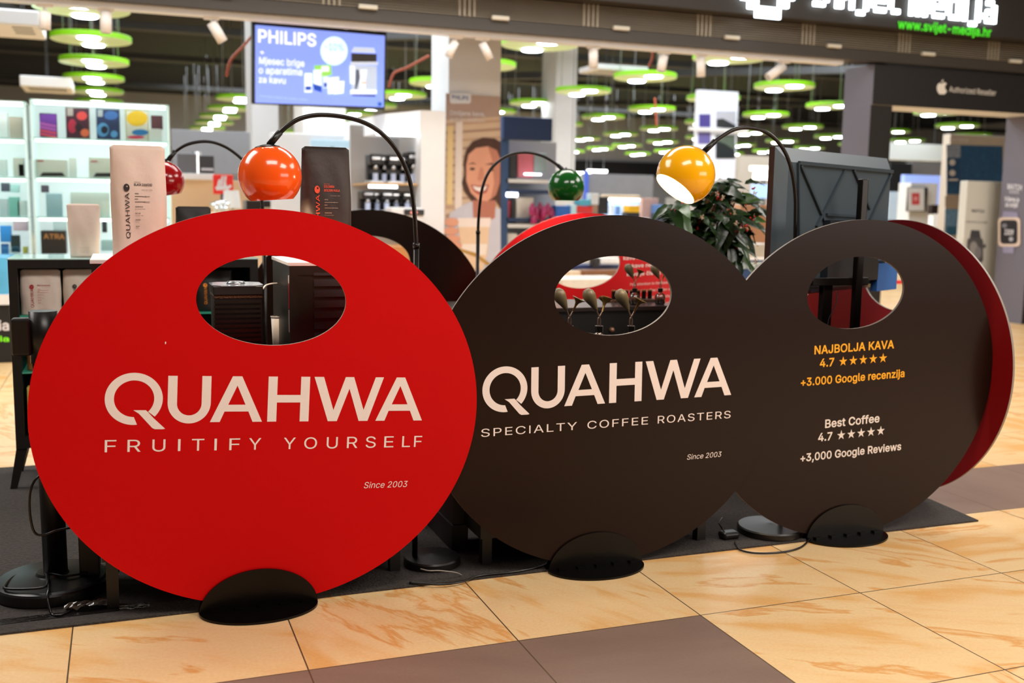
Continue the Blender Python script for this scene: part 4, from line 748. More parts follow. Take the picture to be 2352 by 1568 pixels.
# ---------------------------------------------------------------- waste bin with pink bag
q = F(995, 1262, .0067); bx, by = q.x-.02, 3.92
rt = root('waste_bin', (bx, by, .0067), 'waste bin with crumpled pink plastic bag between the discs', 'bin')
g = MB(); g.lathe((bx, by, .0067), [(0, 0), (.10, 0), (.115, .36), (.108, .36), (.09, .01)], 40); g.build('bin_body', BK2, rt)
g = MB(); vs = []; fs = []; n, m = 48, 26; rr = random.Random(5); ph = [rr.uniform(0, 6) for _ in range(6)]
zt_, zb2 = P(1030, 1120, by).z+.06, P(990, 1252, by).z
for j in range(m+1):
    t = j/m; z = zb2+(zt_-zb2)*t
    for i in range(n):
        a = 2*pi*i/n; r = .118+.022*sin(pi*min(1, t*1.25))**.8+.006*sin(9*a+ph[0]+t*6)*sin(pi*t)+.004*sin(17*a+ph[1]-t*11)+.003*sin(23*t*3+a*4)
        vs.append((bx+r*cos(a), by+r*sin(a), z))
for j in range(m):
    for i in range(n): fs.append((j*n+i, j*n+(i+1) % n, (j+1)*n+(i+1) % n, (j+1)*n+i))
g.add(vs, fs, 0, True); g.build('pink_bag', mat('#a02348', .25, var=.25, scale=25, bump=.6), rt)

# ---------------------------------------------------------------- display screen on stand, seen from behind
al = RD(26.7); ex = Vector((cos(al), sin(al), 0)); nn = Vector((sin(al), -cos(al), 0))   # nn points to the camera side
p0 = P(1786, 336, 3.37)
def along(px, py):                      # intersect ray with the screen's back plane
    d = ray(px, py); t = (p0-CP).dot(nn)/d.dot(nn); return CP+d*t
def uv(px, py):
    q = along(px, py)-p0; return q.dot(ex), q.z
Wm = uv(2042, 366)[0]; Hm = -uv(1868, 674)[1]
SB = mat('#46525a', .42, metal=.15, var=.04)
SD = mat('#37424a', .45, metal=.15, var=.04)
S3 = lambda u, v, d=0: p0+ex*u+Vector((0, 0, v))+nn*d
rt = root('display_screen', (p0.x+ex.x*Wm/2, p0.y+ex.y*Wm/2, .0067), 'large grey display screen seen from behind above the right disc', 'screen')
g = MB(); g.obox(S3(Wm/2, -Hm/2, -.022), ex*Wm/2, nn*.012, (0, 0, Hm/2)); g.build('screen_frame', mat('#3a2622', .3), rt)
g = MB(); b1, b2 = .018, .055
g.add([S3(0, 0, -.010), S3(Wm, 0, -.010), S3(Wm, -Hm, -.010), S3(0, -Hm, -.010), S3(b2, -.055, .02), S3(Wm-.02, -.055, .02), S3(Wm-.02, -Hm+.02, .02), S3(b2, -Hm+.02, .02)],
      [(4, 5, 6, 7), (0, 4, 7, 3), (0, 1, 5, 4), (1, 2, 6, 5), (2, 3, 7, 6)]); g.build('back_cover', [SB], rt)
g = MB()
def rib(a, b, w=.011, h=.010):
    A, B = Vector((uv(*a)[0], uv(*a)[1])), Vector((uv(*b)[0], uv(*b)[1])); d = (B-A); L = d.length; d.normalize()
    g.obox(S3((A.x+B.x)/2, (A.y+B.y)/2, .02+h/2), (ex*d.x+Vector((0, 0, d.y)))*L/2, (ex*-d.y+Vector((0, 0, d.x)))*w/2, nn*h/2)
rib((1822, 374), (2038, 394), .014)
rib((1826, 380), (1880, 505)); rib((1927, 392), (1862, 520)); rib((1948, 390), (1985, 480)); rib((2034, 400), (1985, 505)); rib((1886, 492), (1966, 497), .010)
rib((1820, 374), (1822, 560), .008)
g.build('moulded_ribs', SD, rt)
g = MB(); u0, v0 = uv(1880, 505); u1, v1 = uv(1990, 640)
g.obox(S3((u0+u1)/2, (v0+v1)/2, .036), ex*(u1-u0)/2, nn*.016, (0, 0, (v0-v1)/2)); g.build('electronics_housing', mat('#20242a', .4), rt)
g = MB(); u2, v2 = uv(1992, 604); u3, v3 = uv(2034, 662)
g.obox(S3((u2+u3)/2, (v2+v3)/2, .035), ex*(u3-u2)/2, nn*.015, (0, 0, (v2-v3)/2)); g.build('port_box', mat('#2c62a8', .4), rt)  # blue light falling on box and bracket is put into their colour
g = MB(); g.obox(S3((u2+u3)/2-.01, v2+.02, .04), ex*(u3-u2)/2, nn*.012, (0, 0, .006)); g.build('mount_bracket', mat('#3a6aa0', .35), rt)
g = MB(); uu = uv(1850, 655); 
for i in range(9): g.obox(S3(uu[0]+.004+.009*i, uu[1]+.0, .0225), ex*.0018, nn*.002, (0, 0, .006)); g.obox(S3(uu[0]+.012+.009*i, uu[1]-.022, .0225), ex*.0018, nn*.002, (0, 0, .006))
g.build('vent_slots', mat('#8a86a8', .4), rt)
# trolley stand
bx2 = P(1972, 600, 3.44).x; rt = root('screen_stand', (bx2, 3.44, .0067), 'black steel screen stand seen through the right disc hole', 'stand')
zt2 = P(1978, 411, 3.44).z
g = MB(); g.bbox((bx2-.016, 3.425, .0067+.03), (bx2+.016, 3.455, zt2), .004); g.build('column', BLKM, rt)
for i in range(4):
    g = MB(); g.cyl((0, 0), .003, 0, .003, 10); 
    g.v = [Vector((bx2+.016+v.z, 3.44+v.x, zt2-.03-.055*i+v.y)) for v in g.v]; g.build('bolt_head', BK2, rt)
x3 = P(1895, 700, 3.48).x; g = MB(); g.bbox((x3-.024, 3.465, .0367), (x3+.024, 3.495, P(1895, 640, 3.48).z), .004); g.build('second_column', BLKM, rt)
g = MB(); z_ = P(1930, 646, 3.46).z; g.bbox((P(1862, 650, 3.46).x, 3.447, z_-.016), (P(1990, 650, 3.46).x, 3.473, z_+.016), .003); g.build('cross_bar', BLKM, rt)
g = MB(); g.bbox((x3-.06, 3.3, .0067), (x3-.02, 3.8, .0367), .006); g.bbox((bx2+.02, 3.3, .0067), (bx2+.06, 3.8, .0367), .006); g.bbox((x3-.02, 3.42, .0067), (bx2+.02, 3.50, .0367), .006); g.build('foot_rails', BLKM, rt)
cable('thin grey cable hanging from the screen down its stand', [P(1920, 668, 3.40), P(1922, 690, 3.40), P(1912, 715, 3.40), P(1903, 735, 3.40), P(1901, 760, 3.40)], .002, mat('#4a4644', .3))

# ---------------------------------------------------------------- coffee plant
LEAFM = [mat('#223a14', .32, var=.25, scale=30, bump=.2), mat('#182c10', .3, var=.25, scale=30, bump=.2), mat('#35581a', .35, var=.25, scale=30, bump=.2)]
py_ = 4.30
pc = P(1628, 560, py_)
rt = root('coffee_plant', (pc.x, py_, .0067), 'leafy potted coffee plant with red berries beside the screen', 'plant')
g = MB(); g.lathe((pc.x, py_, .0067), [(0, 0), (.12, 0), (.15, .26), (.14, .26), (.11, .03)], 36); g.lathe((pc.x, py_, .0067), [(0, .24), (.14, .24)], 36); g.build('pot', BK2, rt)
g = MB(); rr = random.Random(21)
g.tube(spline([(pc.x, py_, .24), (pc.x-.01, py_, .6), P(1612, 560, py_), P(1606, 480, py_)], 6), .010, 10)
g.tube(spline([(pc.x+.02, py_, .24), (pc.x+.02, py_+.02, .6), P(1630, 560, py_), P(1640, 470, py_)], 6), .009, 10)
tips = []
ctr = [(1530, 480), (1560, 500), (1600, 500), (1640, 440), (1680, 430), (1700, 470), (1730, 440), (1745, 500), (1660, 520), (1700, 560), (1650, 580), (1735, 540), (1600, 540), (1690, 600)]
for (a, b) in ctr:
    t = P(a, b, py_)+Vector((0, rr.uniform(-.12, .18), 0)); s0 = P(rr.choice((1612, 1634)), 540+rr.uniform(-50, 40), py_)
    g.tube(spline([s0, (s0+t)/2+Vector((0, 0, .035)), t], 5), .0028, 6); tips.append((s0, t))
g.build('trunk', mat('#7a4a24', .6, var=.3, scale=60, bump=.4), rt)
lf = MB()
def leaf(base, d, L, w, mi):
    d = d.normalized(); side = d.cross(Vector((rr.uniform(-.4, .4), rr.uniform(-.9, -.3), .6))).normalized(); up = side.cross(d)
    n = 7; vs = []; fs = []
    for i in range(n+1):
        t = i/n; ww = w*sin(pi*min(1, t**.85))**.9*(1-.15*t); c = base+d*(L*t)+Vector((0, 0, -L*.45*t*t))
        wav = .004*sin(i*2.6)
        vs += [c-side*ww+up*(ww*.28+wav), c, c+side*ww+up*(ww*.28-wav)]
    for i in range(n): k = i*3; fs += [(k, k+1, k+4, k+3), (k+1, k+2, k+5, k+4)]
    lf.add(vs, fs, mi, True)
for (s0, t) in tips:
    for k in range(20):
        f_ = rr.uniform(.15, 1.0); b = s0.lerp(t, f_)+Vector((rr.uniform(-.03, .03), rr.uniform(-.05, .05), rr.uniform(-.02, .05)))
        a = rr.uniform(0, 2*pi); d = Vector((cos(a)*.9, sin(a)*.6, rr.uniform(-1.0, .35)))+(t-s0).normalized()*.5
        leaf(b, d, rr.uniform(.11, .175), rr.uniform(.021, .034), rr.choice((0, 0, 1, 1, 1, 2)))
lo = lf.build('foliage', LEAFM, rt)
g = MB()
for (s0, t) in tips:
    for k in range(3):
        b = s0.lerp(t, rr.uniform(.4, 1))+Vector((rr.uniform(-.03, .03), rr.uniform(-.1, -.03), rr.uniform(-.02, .04)))
        for q in range(rr.randint(1, 3)):
            c = b+Vector((rr.uniform(-.012, .012), rr.uniform(-.01, .01), rr.uniform(-.012, .012))); r = rr.uniform(.004, .006)
            g.lathe(c, [(r*sin(RD(v)), r*cos(RD(v))) for v in range(0, 181, 30)], 8)
g.build('red_berries', mat('#b81a10', .3), rt)
g = MB()
for (s0, t) in tips:
    for k in range(2):
        b = s0.lerp(t, rr.uniform(.5, 1))+Vector((rr.uniform(-.04, .04), rr.uniform(-.12, -.04), rr.uniform(-.01, .05)))
        for q in range(7):
            a = 2*pi*q/7+rr.random(); d = Vector((cos(a), rr.uniform(-.6, .6), sin(a))); sd = d.cross(Vector((0, 1, .1))).normalized()
            g.add([b, b+d*.007+sd*.003, b+d*.015, b+d*.007-sd*.003], [(0, 1, 2, 3)])
g.build('cream_blossoms', mat('#d8b99a', .6), rt)
# ================================================================ the store behind
def box_px(name, label, cat, x0, y0, x1, y1, Y, dep, m, group=None, r=.006, parent=None, kind=None, zfloor=None, rod=None):
    a = P(x0, (y0+y1)/2, Y).x; b = P(x1, (y0+y1)/2, Y).x; xm = (x0+x1)/2; zt = P(xm, y0, Y).z; zb = zfloor if zfloor is not None else P(xm, y1, Y).z
    g = MB()
    if r: g.bbox((a, Y, zb), (b, Y+dep, zt), r)
    else: g.box((a, Y, zb), (b, Y+dep, zt))
    if rod == 'up':
        for x in (a+(b-a)*.15, a+(b-a)*.85): g.tube([(x, Y+dep/2, zt-.004), (x, Y+dep/2, 5.42)], .006, 6, mi=1)
    if rod == 'down': g.tube([((a+b)/2, Y+dep/2, 0), ((a+b)/2, Y+dep/2, zb+.004)], .03, 10, mi=1)
    o = g.build(name, [m, mat('#55585c', .5)] if rod else m, parent)
    if parent is None: tag(o, label, cat, group, kind)
    return o, a, b, zb, zt
class Board:                      # a flat printed or lit face: shapes are given where the photograph shows them and land on the face
    def __init__(s, o, ex, n, up=None):
        s.o = Vector(o); s.ex = Vector(ex).normalized(); s.n = Vector(n).normalized(); s.ez = (up or s.n.cross(s.ex)*1).normalized()
        if s.ez.z < 0: s.ez = -s.ez
        s.mb = MB(); s.mats = []; s.L = 0
    def uv(s, x, y):
        d = ray(x, y); t = (s.o-CP).dot(s.n)/d.dot(s.n); q = CP+d*t-s.o; return q.dot(s.ex), q.dot(s.ez)
    def T(s, u, v): return s.o+s.ex*u+s.ez*v+s.n*(.0006*s.L)
    def mi(s, m):
        if m not in s.mats: s.mats.append(m)
        return s.mats.index(m)
    def poly(s, pts, m, holes=()):
        s.L += 1; L = [[s.uv(*p) for p in pts]]+[[s.uv(*p) for p in h] for h in holes]
        s.mb.prism(L, s.T, s.n*-.0004, s.mi(m))
    def ell(s, cx, cy, rx, ry, m, n=28): s.poly(circ(cx, cy, rx, ry, n), m)
    def rect(s, x0, y0, x1, y1, m, sl=0.0): s.poly([(x0, y0), (x1, y0+sl*(x1-x0)), (x1, y1+sl*(x1-x0)), (x0, y1)], m)
    def text(s, t, xa, ya, xb, yb, cap, m, bold=0, shear=0):    # baseline from (xa,ya) to (xb,yb), cap height in photo pixels
        s.L += 1; u0, v0 = s.uv(xa, ya); u1, v1 = s.uv(xb, yb); h = s.uv(xa, ya-cap)[1]-v0
        vs, fs = textmesh(t, bold)
        xs = [v[0] for v in vs]; a, b = min(xs), max(xs)
        s.mb.add([s.T(u0+(u1-u0)*(v[0]-a)/(b-a)+shear*v[1]*h/CAPH, v0+(v1-v0)*(v[0]-a)/(b-a)+v[1]*h/CAPH) for v in vs], fs, s.mi(m))
    def build(s, name, parent=None, origin=None): return s.mb.build(name, s.mats, parent, origin)
YB = 8.9
FASC = mat('#2a2520', .6, var=.04); TRIM = mat('#3a352f', .5, var=.04); GR = mat('#a39a88', .45, metal=.2, var=.08); GRD = mat('#2a2722', .6)
WH = mat('#e6e8ea', .5, var=.02); LG = mat('#c4c6ca', .6, var=.03); BEAM = mat('#34363a', .6, var=.1); DKC = mat('#1c222c', .8, var=.2); GREYW = mat('#a9abb0', .7, var=.03)
zgt, zgb, ztb = P(1640, 38, YB).z, P(1640, 86, YB).z, P(1640, 112, YB).z
g = MB(); g.box((-9, YB-.25, zgt), (14, YB+.25, zgt+1.4)); tag(g.build('wall_front_fascia', FASC), kind='structure')
g = MB(); g.box((-9, YB-.02, ztb), (14, YB+.2, zgb)); tag(g.build('trim_1', TRIM), kind='structure')
g = MB(); g.box((-9, YB-.015, zgb+.005), (14, YB+.02, zgb+.012)); z = zgb
g.box((-9, YB+.012, zgb), (14, YB+.02, zgt))
ns = 9
for i in range(ns): zz = zgb+(zgt-zgb)*(i+.5)/ns; g.box((-9, YB-.03, zz-.004), (14, YB-.012, zz+.001), 1)
x = -9.0
while x < 14:
    for q in range(4): g.box((x+.045*q, YB-.034, zgb), (x+.045*q+.016, YB-.028, zgt), 1)
    x += 1.18
tag(g.build('trim_2', [GRD, GR]), kind='structure')
x = -8.7; i = 0
clips = []
while x < 12:
    if -.6 < x < 9.2: clips.append(x)
    x += 1.18
for i, x in enumerate(clips):
    g = MB(); g.bbox((x, YB-.06, zgb-.012), (x+.16, YB-.02, zgb+.022), .004)
    tag(g.build('grille_clip', mat('#cfcabb', .5)), 'small pale clip on the ventilation grille rail, %s from left' % ('first', 'second', 'third', 'fourth', 'fifth', 'sixth', 'seventh', 'eighth', 'ninth', 'tenth')[i % 10], 'clip', 'clips along the ventilation grille')
# pixel lettering of the shop sign
PIXF = {'s': ['.###', '#...', '.##.', '...#', '###.'], 'v': ['#..#', '#..#', '#..#', '.##.', '.##.'], 'i': ['#', '.', '#', '#', '#', '#', '#'], 'j': ['..#', '...', '..#', '..#', '..#', '..#', '..#', '##.'],
        'e': ['.##.', '#..#', '####', '#...', '.###'], 't': ['#..', '##.', '#..', '#..', '#..', '.##'], 'm': ['####.', '#.#.#', '#.#.#', '#.#.#', '#.#.#'], 'd': ['...#', '...#', '.###', '#..#', '#..#', '#..#', '.###'], 'a': ['.##.', '...#', '.###', '#..#', '.###']}
LED = glow('#eaf6ff', 5)
YS = YB-.26
x0s, zb_ = XZ(1866, 14, YS); x1s = P(2284, 40, YS).x
wtot = sum(max(len(r_) for r_ in PIXF[c])+1 if c != ' ' else 2 for c in 'svijet medija')-1; u = (x1s-x0s)/wtot; cx = x0s; uz = u*1.05
rt = root('shop_sign', ((x0s+x1s)/2, YS, zb_), 'large white lit pixel lettering of the shop sign, cut by the frame top', 'sign')
for c in 'svijet medija':
    if c == ' ': cx += u*2; continue
    rows = PIXF[c]; n = len(rows); base = -1 if c == 'j' else 0; g = MB(); w = max(len(r_) for r_ in rows)
    for j, r_ in enumerate(rows):
        for i, ch in enumerate(r_):
            if ch == '#': g.box((cx+i*u, YS-.03, zb_+(n-1-j+base)*uz), (cx+(i+1)*u, YS, zb_+(n-j+base)*uz))
    g.build('lit_letter', LED, rt); cx += (w+1)*u
for (px, py, w_, h_) in ((1745, 34, 60, 18), (1722, 14, 26, 20), (1792, 14, 26, 20), (1706, -6, 24, 18), (1808, -6, 24, 18)):
    a = P(px-w_*.0+ (0), py, YS); pass
g = MB()
for (px, py, w_, h_) in ((1732, 40, 58, 20), (1715, 20, 24, 20), (1785, 18, 24, 20), (1700, 0, 22, 18), (1800, 0, 22, 18), (1700, -20, 22, 18), (1800, -20, 22, 18)):
    a = P(px, py, YS); b = P(px+w_, py-h_, YS); g.box((a.x, YS-.03, a.z), (b.x, YS, b.z))
g.build('lit_emblem', LED, rt)
rt = root('web_address_sign', tuple(P(2165, 80, YS)), 'green web address lettering under the large white pixel letters', 'sign')
g = MB(); a, b = P(2060, 66, YS), P(2274, 84, YS)
put_text(g, 'www.svijet-medija.hr', lambda x, z: Vector((x, YS-.012, z)), a.x, b.x, (a.z+b.z)/2, .085, bold=.02); g.build('lettering', glow('#3fc41e', .9), rt)

# ceiling, beams
g = MB(); g.box((-12, YB, 5.4), (40, 48, 5.5)); tag(g.build('ceiling', DKC), kind='structure')
k = 2
for (y, z) in ((11.5, 4.6), (14.4, 4.5), (18.0, 4.5), (22.5, 4.6), (28, 4.7), (35, 4.7)):
    k += 1; g = MB(); g.box((-12, y, z), (40, y+.35, z+.14)); tag(g.build('trim_%d' % k, BEAM), kind='structure')
for (xa, ya, xb, yb) in ((4, 20, 16, 12.5), (5, 27, 20, 16), (-4, 13, -1.6, 20), (8, 32, 30, 20)):
    k += 1; g = MB(); d = Vector((xb-xa, yb-ya, 0)); L = d.length; d.normalize(); g.obox(((xa+xb)/2, (ya+yb)/2, 4.35), d*L/2, Vector((-d.y, d.x, 0))*.12, (0, 0, .08)); tag(g.build('trim_%d' % k, BEAM), kind='structure')
# walls
g = MB(); g.box((-12, 44, 0), (45, 44.2, 5.4)); g.build('x', GREYW); o = bpy.data.objects['x']; o.name = 'wall_back'; tag(o, kind='structure')
g = MB(); g.box((-12, 43.8, 2.7), (45, 44, 3.35)); tag(g.build('trim_20', mat('#16171c', .6)), kind='structure')
g = MB(); g.box((-12, YB, 0), (-11.8, 44, 5.4)); tag(g.build('wall_left', GREYW), kind='structure')
g = MB(); g.box((38, YB, 0), (38.2, 44, 5.4)); tag(g.build('wall_right', GREYW), kind='structure')

# green ceiling discs
GRN = mat('#7cc400', .5, var=.03, emit=.06); GRU = mat('#c2dcaa', .55, var=.03, emit=.10)  # glow added to underside and rim in place of light bouncing up
lampA = (F(1247, 121, 3.26)+F(1284, 105, 3.26))/2; lv = (F(1284, 105, 3.26)-F(1247, 121, 3.26))/2
proto = root('ceiling_disc_light', (0, 0, 3.28), 'x', 'ceiling light')
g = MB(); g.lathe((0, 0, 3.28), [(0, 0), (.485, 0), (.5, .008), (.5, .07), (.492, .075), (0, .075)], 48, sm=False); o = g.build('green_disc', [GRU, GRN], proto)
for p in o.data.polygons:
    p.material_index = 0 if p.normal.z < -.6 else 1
for s in (-1, 1):
    g = MB(); c = Vector((lv.x*s, lv.y*s, 0)); g.lathe((c.x, c.y, 3.262), [(0, 0), (.128, 0), (.135, .006), (.135, .018)], 28, sm=False); g.build('lamp', glow('#f4fbff', 20), proto)
for a in (30, 150, 270):
    g = MB(); x, y = .4*cos(RD(a)), .4*sin(RD(a)); g.tube([(x, y, 3.33), (x*.9, y*.9, 5.35)], .006, 5); g.build('hanging_wire', mat('#8c9094', .4), proto)
ORD = ('first', 'second', 'third', 'fourth', 'fifth', 'sixth', 'seventh', 'eighth', 'ninth', 'tenth', 'eleventh', 'twelfth')
first = True
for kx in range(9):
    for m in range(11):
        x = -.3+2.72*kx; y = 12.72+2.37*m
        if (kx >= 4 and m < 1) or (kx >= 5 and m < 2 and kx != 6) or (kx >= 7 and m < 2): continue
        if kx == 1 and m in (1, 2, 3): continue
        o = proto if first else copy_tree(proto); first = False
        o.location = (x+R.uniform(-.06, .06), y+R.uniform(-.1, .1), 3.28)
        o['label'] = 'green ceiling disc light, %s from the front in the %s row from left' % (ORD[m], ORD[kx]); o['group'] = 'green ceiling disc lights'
# long light panels and air units
for (px0, px1, py, Y, lab) in ((0, 92, 55, 12.2, 'white ceiling air unit at the top left corner'), (45, 165, 197, 17.5, 'white ceiling air unit beside the green disc row, far left'), (1370, 1490, 158, 15.5, 'white ceiling air unit above the central green discs')):
    a, b = P(px0, py, Y), P(px1, py, Y); rt = root('air_unit', ((a.x+b.x)/2, Y, a.z), lab, 'air conditioner')
    g = MB(); g.bbox((a.x-(.5 if px0 == 0 else 0), Y, a.z-.0), (b.x, Y+(1.0 if px0 < 100 else .7), a.z+(.16 if px0 < 100 else .09)), .02); g.build('casing', WH if px0 < 100 else LG, rt)
    for q in (.2, .6): g = MB(); g.tube([((a.x+b.x)/2, Y+q, a.z+.08), ((a.x+b.x)/2, Y+q, 5.42)], .006, 8); g.build('hanging_rod', BEAM, rt)
    g = MB(); 
    for q in range(3): g.box((a.x+.1, Y+.12+.2*q, a.z-.006), (b.x-.08, Y+.17+.2*q, a.z+.001))
    g.build('air_slots', mat('#55585c', .5), rt)

# track rail and spotlights under the trim
zr = ztb
g = MB(); g.box((-9, YB+.05, zr-.045), (P(1945, 150, YB).x, YB+.17, zr-.001)); tag(g.build('track_rail', mat('#dfe1e6', .4)), 'long white lighting track running under the dark trim', 'lighting track')
SP = mat('#ece8e4', .45)
def spot(px, pyt, px2, py2, label, L=.17, r=.042):
    Y = YB+.11; top = P(px, pyt, Y); end = P(px2, py2, Y); d = (end-top); d.normalize()
    rt = root('track_spotlight', (top.x, Y, top.z), label, 'spotlight', 'white spotlights on the track')
    g = MB(); g.tube([(top.x, Y, zr-.045), (top.x, Y, top.z+.01)], .012, 10); g.box((top.x-.06, Y-.02, zr-.065), (top.x+.06, Y+.02, zr-.045)); g.build('bracket', SP, rt)
    g = MB(); g.tube([top+d*.0, end], r, 24); g.build('lamp_body', SP, rt)
    g = MB(); g.tube([end, end+d*.002], r*.8, 20); g.build('lens', mat('#b8b4b0', .2), rt)
spot(103, 28, 103, 68, 'white track spotlight nearest the left frame edge'); spot(243, 28, 243, 76, 'white upright track spotlight over the tablet showcase')
spot(486, 52, 512, 96, 'white track spotlight tilted right, left of the blue screen')
spot(1046, 96, 1030, 130, 'white track spotlight in front of the pillar, tilted left', r=.034); spot(1108, 98, 1126, 136, 'white track spotlight in front of the pillar, tilted right', r=.034)
spot(1363, 112, 1363, 156, 'white upright track spotlight right of the pillar'); spot(1525, 128, 1518, 164, 'white track spotlight over the middle green disc'); spot(1610, 132, 1610, 176, 'white upright track spotlight left of the tilted one')
spot(1800, 152, 1764, 178, 'white track spotlight tilted far left, near the grey column')
# loose orange cables
OC = mat('#b05030', .5)
def ocable(lab, pts): g = MB(); g.tube(spline(pts, 5), .014, 6); tag(g.build('ceiling_cable', OC), lab, 'cable')
ocable('orange cable hanging left of the blue screen', [P(584, 75, 11), P(560, 105, 11), P(530, 138, 11), P(520, 175, 11)])
ocable('orange cable curving right of the blue screen', [P(985, 128, 11), P(935, 155, 11), P(905, 168, 11), P(893, 200, 11)])
ocable('orange cable hanging from the track above the middle disc', [P(1499, 112, 11), P(1498, 135, 11), P(1490, 152, 11)])
ocable('thin orange cable between the centre discs', [P(1504, 225, 14), P(1506, 255, 14), P(1508, 290, 14)])

# portal with the reseller lettering
YP = 8.96; PB = mat('#1c1a19', .55, var=.04); PG = mat('#6b6874', .6, var=.03)
xc0, xc1 = P(2005, 165, YP).x, P(2050, 240, YP).x; zf = P(2180, 251, YP).z; zt = ztb-.02; xr0 = 9.57; xr1 = xr0+1.2
g = MB(); g.box((xc0, YP, 0), (xc1, YP+.44, zt)); o = g.build('wall_portal_left', [PG, PB])
for p in o.data.polygons: p.material_index = 1 if abs(p.normal.y) > .5 else 0
tag(o, kind='structure')
g = MB(); g.box((xr0, YP, 0), (xr1, YP+.44, zt)); o = g.build('wall_portal_right', [PG, PB])
for p in o.data.polygons: p.material_index = 1 if abs(p.normal.y) > .5 else 0
tag(o, kind='structure')
g = MB(); g.box((xc0-.001, YP-.02, zf), (xr1, YP+.44, zt+.0)); o = g.build('wall_portal_header', [PB, WH, PG])
for p in o.data.polygons: p.material_index = 1 if p.normal.z < -.5 else (2 if p.normal.x < -.5 else 0)
tag(o, kind='structure')
rt = root('reseller_lettering', tuple(P(2230, 215, YP-.03)), 'cream emblem and lettering on the dark portal header', 'sign')
CRM = mat('#d8cfc2', .5, emit=.15, var=0)
B = Board((xc0, YP-.022, zf), (1, 0, 0), (0, -1, 0))
ap = [(2163, 192), (2168, 189), (2173, 190), (2174, 193), (2171, 196), (2170, 201), (2172, 206), (2175, 209), (2172, 214), (2168, 217), (2163, 216), (2159, 217), (2155, 213), (2152, 206), (2152, 198), (2155, 192), (2159, 190)]
B.poly(ap, CRM); B.poly([(2162, 189), (2163, 185), (2167, 182), (2166, 187)], CRM); B.build('emblem', rt)
B = Board((xc0, YP-.022, zf), (1, 0, 0), (0, -1, 0)); B.text('Authorized Reseller', 2180, 211, 2287, 220, 13, CRM); B.build('lettering', rt)
# watch advert on right column and light board in front of it
rt = root('watch_poster', (xr0-.005, YP+.2, .9), 'grey column advert with a large watch and white lettering', 'poster')
B = Board((xr0-.004, YP, 0), (0, -1, 0), (-1, 0, 0)); 
W_ = mat('#e4e2e8', .5)
B.text('WATCH', 2313, 434, 2347, 437, 12, W_, .02); B.text('SERIES', 2318, 443, 2340, 445, 6, W_)
B.text('Vrijeme je', 2307, 461, 2341, 464, 10, W_, .02); B.text('za svijet', 2309, 474, 2338, 476, 10, W_, .02)
B.poly([(2305, 485), (2337, 488), (2339, 505), (2301, 503)], mat('#8d8aa6', .5)); B.poly([(2303, 560), (2330, 562), (2328, 582), (2304, 581)], mat('#8d8aa6', .5))
def rr_(x0, y0, x1, y1, r=8): return [(x0+r, y0), (x1-r, y0), (x1-2, y0+2), (x1, y0+r), (x1, y1-r), (x1-2, y1-2), (x1-r, y1), (x0+r, y1), (x0+2, y1-2), (x0, y1-r), (x0, y0+r), (x0+2, y0+2)]
B.poly(rr_(2293, 499, 2344, 566), mat('#d6c2b2', .4)); B.poly(rr_(2298, 505, 2338, 560), mat('#1c1c20', .3)); B.text('1009', 2308, 538, 2328, 540, 12, W_, .02); B.ell(2323, 549, 5, 5, mat('#a8a8b0', .5)); B.ell(2308, 518, 6, 5, mat('#77777f', .5))
B.build('print', rt)
YW = 9.62
rt = root('watch_display_board', tuple(P(2255, 600, YW)), 'tall cream display board with a dark watch picture', 'display board')
a, b = P(2217, 500, YW), P(2297, 500, YW); 
xw0 = P(2217, 500, YW).x; xw1 = min(P(2297, 500, YW).x, 9.45)
g = MB(); g.bbox((P(2217, 500, YW).x, YW, 0.0), (P(2297, 500, YW).x, YW+.12, P(2255, 416, YW).z), .01); g.build('panel', mat('#d9d8cf', .5), rt)
B = Board((xw0, YW-.001, 0), (1, 0, 0), (0, -1, 0)); DK = mat('#4a4a50', .5)
B.text('WATCH', 2231, 487, 2260, 489, 7, DK, .02); B.text('vrijeme je za svijet', 2217, 511, 2268, 513, 5, DK)
B.poly([(2230, 528), (2250, 529), (2253, 548), (2227, 547)], DK); B.poly(rr_(2221, 546, 2258, 604, 9), mat('#5c5a5c', .3)); B.ell(2236, 570, 9, 16, mat('#9c9a98', .4)); B.ell(2246, 580, 8, 14, mat('#88868a', .4)); B.ell(2261, 565, 2.5, 5, mat('#3a3a3e', .4))
B.build('watch_picture', rt)
# blue wallpaper display behind portal
YQ = 12.0
rt = root('blue_wall_display', tuple(P(2235, 500, YQ)), 'blue patterned product wall seen through the portal', 'display')
o_, a, b, zb, zt_ = box_px('panel', None, None, 2172, 310, 2304, 640, YQ, .15, mat('#c9bfb2', .6), parent=rt, r=.01)
B = Board((a, YQ-.002, 0), (1, 0, 0), (0, -1, 0)); BL = mat('#2f5f8f', .5, var=.5, scale=14); BD = mat('#2a5584', .5, var=.35, scale=10)
B.text('The Friends', 2180, 322, 2224, 325, 7, W_, .02)
B.rect(2174, 332, 2303, 446, BL, .03); B.rect(2175, 334, 2206, 362, mat('#9aa8c0', .5, var=.5, scale=20)); B.rect(2174, 364, 2206, 424, BD)
for y in (373, 397): B.ell(2187, y, 7, 7, W_)
B.rect(2178, 411, 2200, 415, W_); B.rect(2170, 450, 2215, 476, mat('#b5a69a', .5)); B.rect(2170, 480, 2216, 540, mat('#6f9ccc', .5, var=.4, scale=20)); B.rect(2174, 520, 2200, 540, mat('#2f6b94', .5))
B.build('print', rt)
YT = 14.5
o_, a, b, zb, zt_ = box_px('lit_screen', 'pale blue lit screen behind the framed red picture', 'screen', 2076, 402, 2160, 480, YT+.6, .1, glow('#8fa6e8', .8), rod='down')
rt = root('white_display_column', tuple(P(2115, 520, YT)), 'white display column with framed small red picture', 'display')
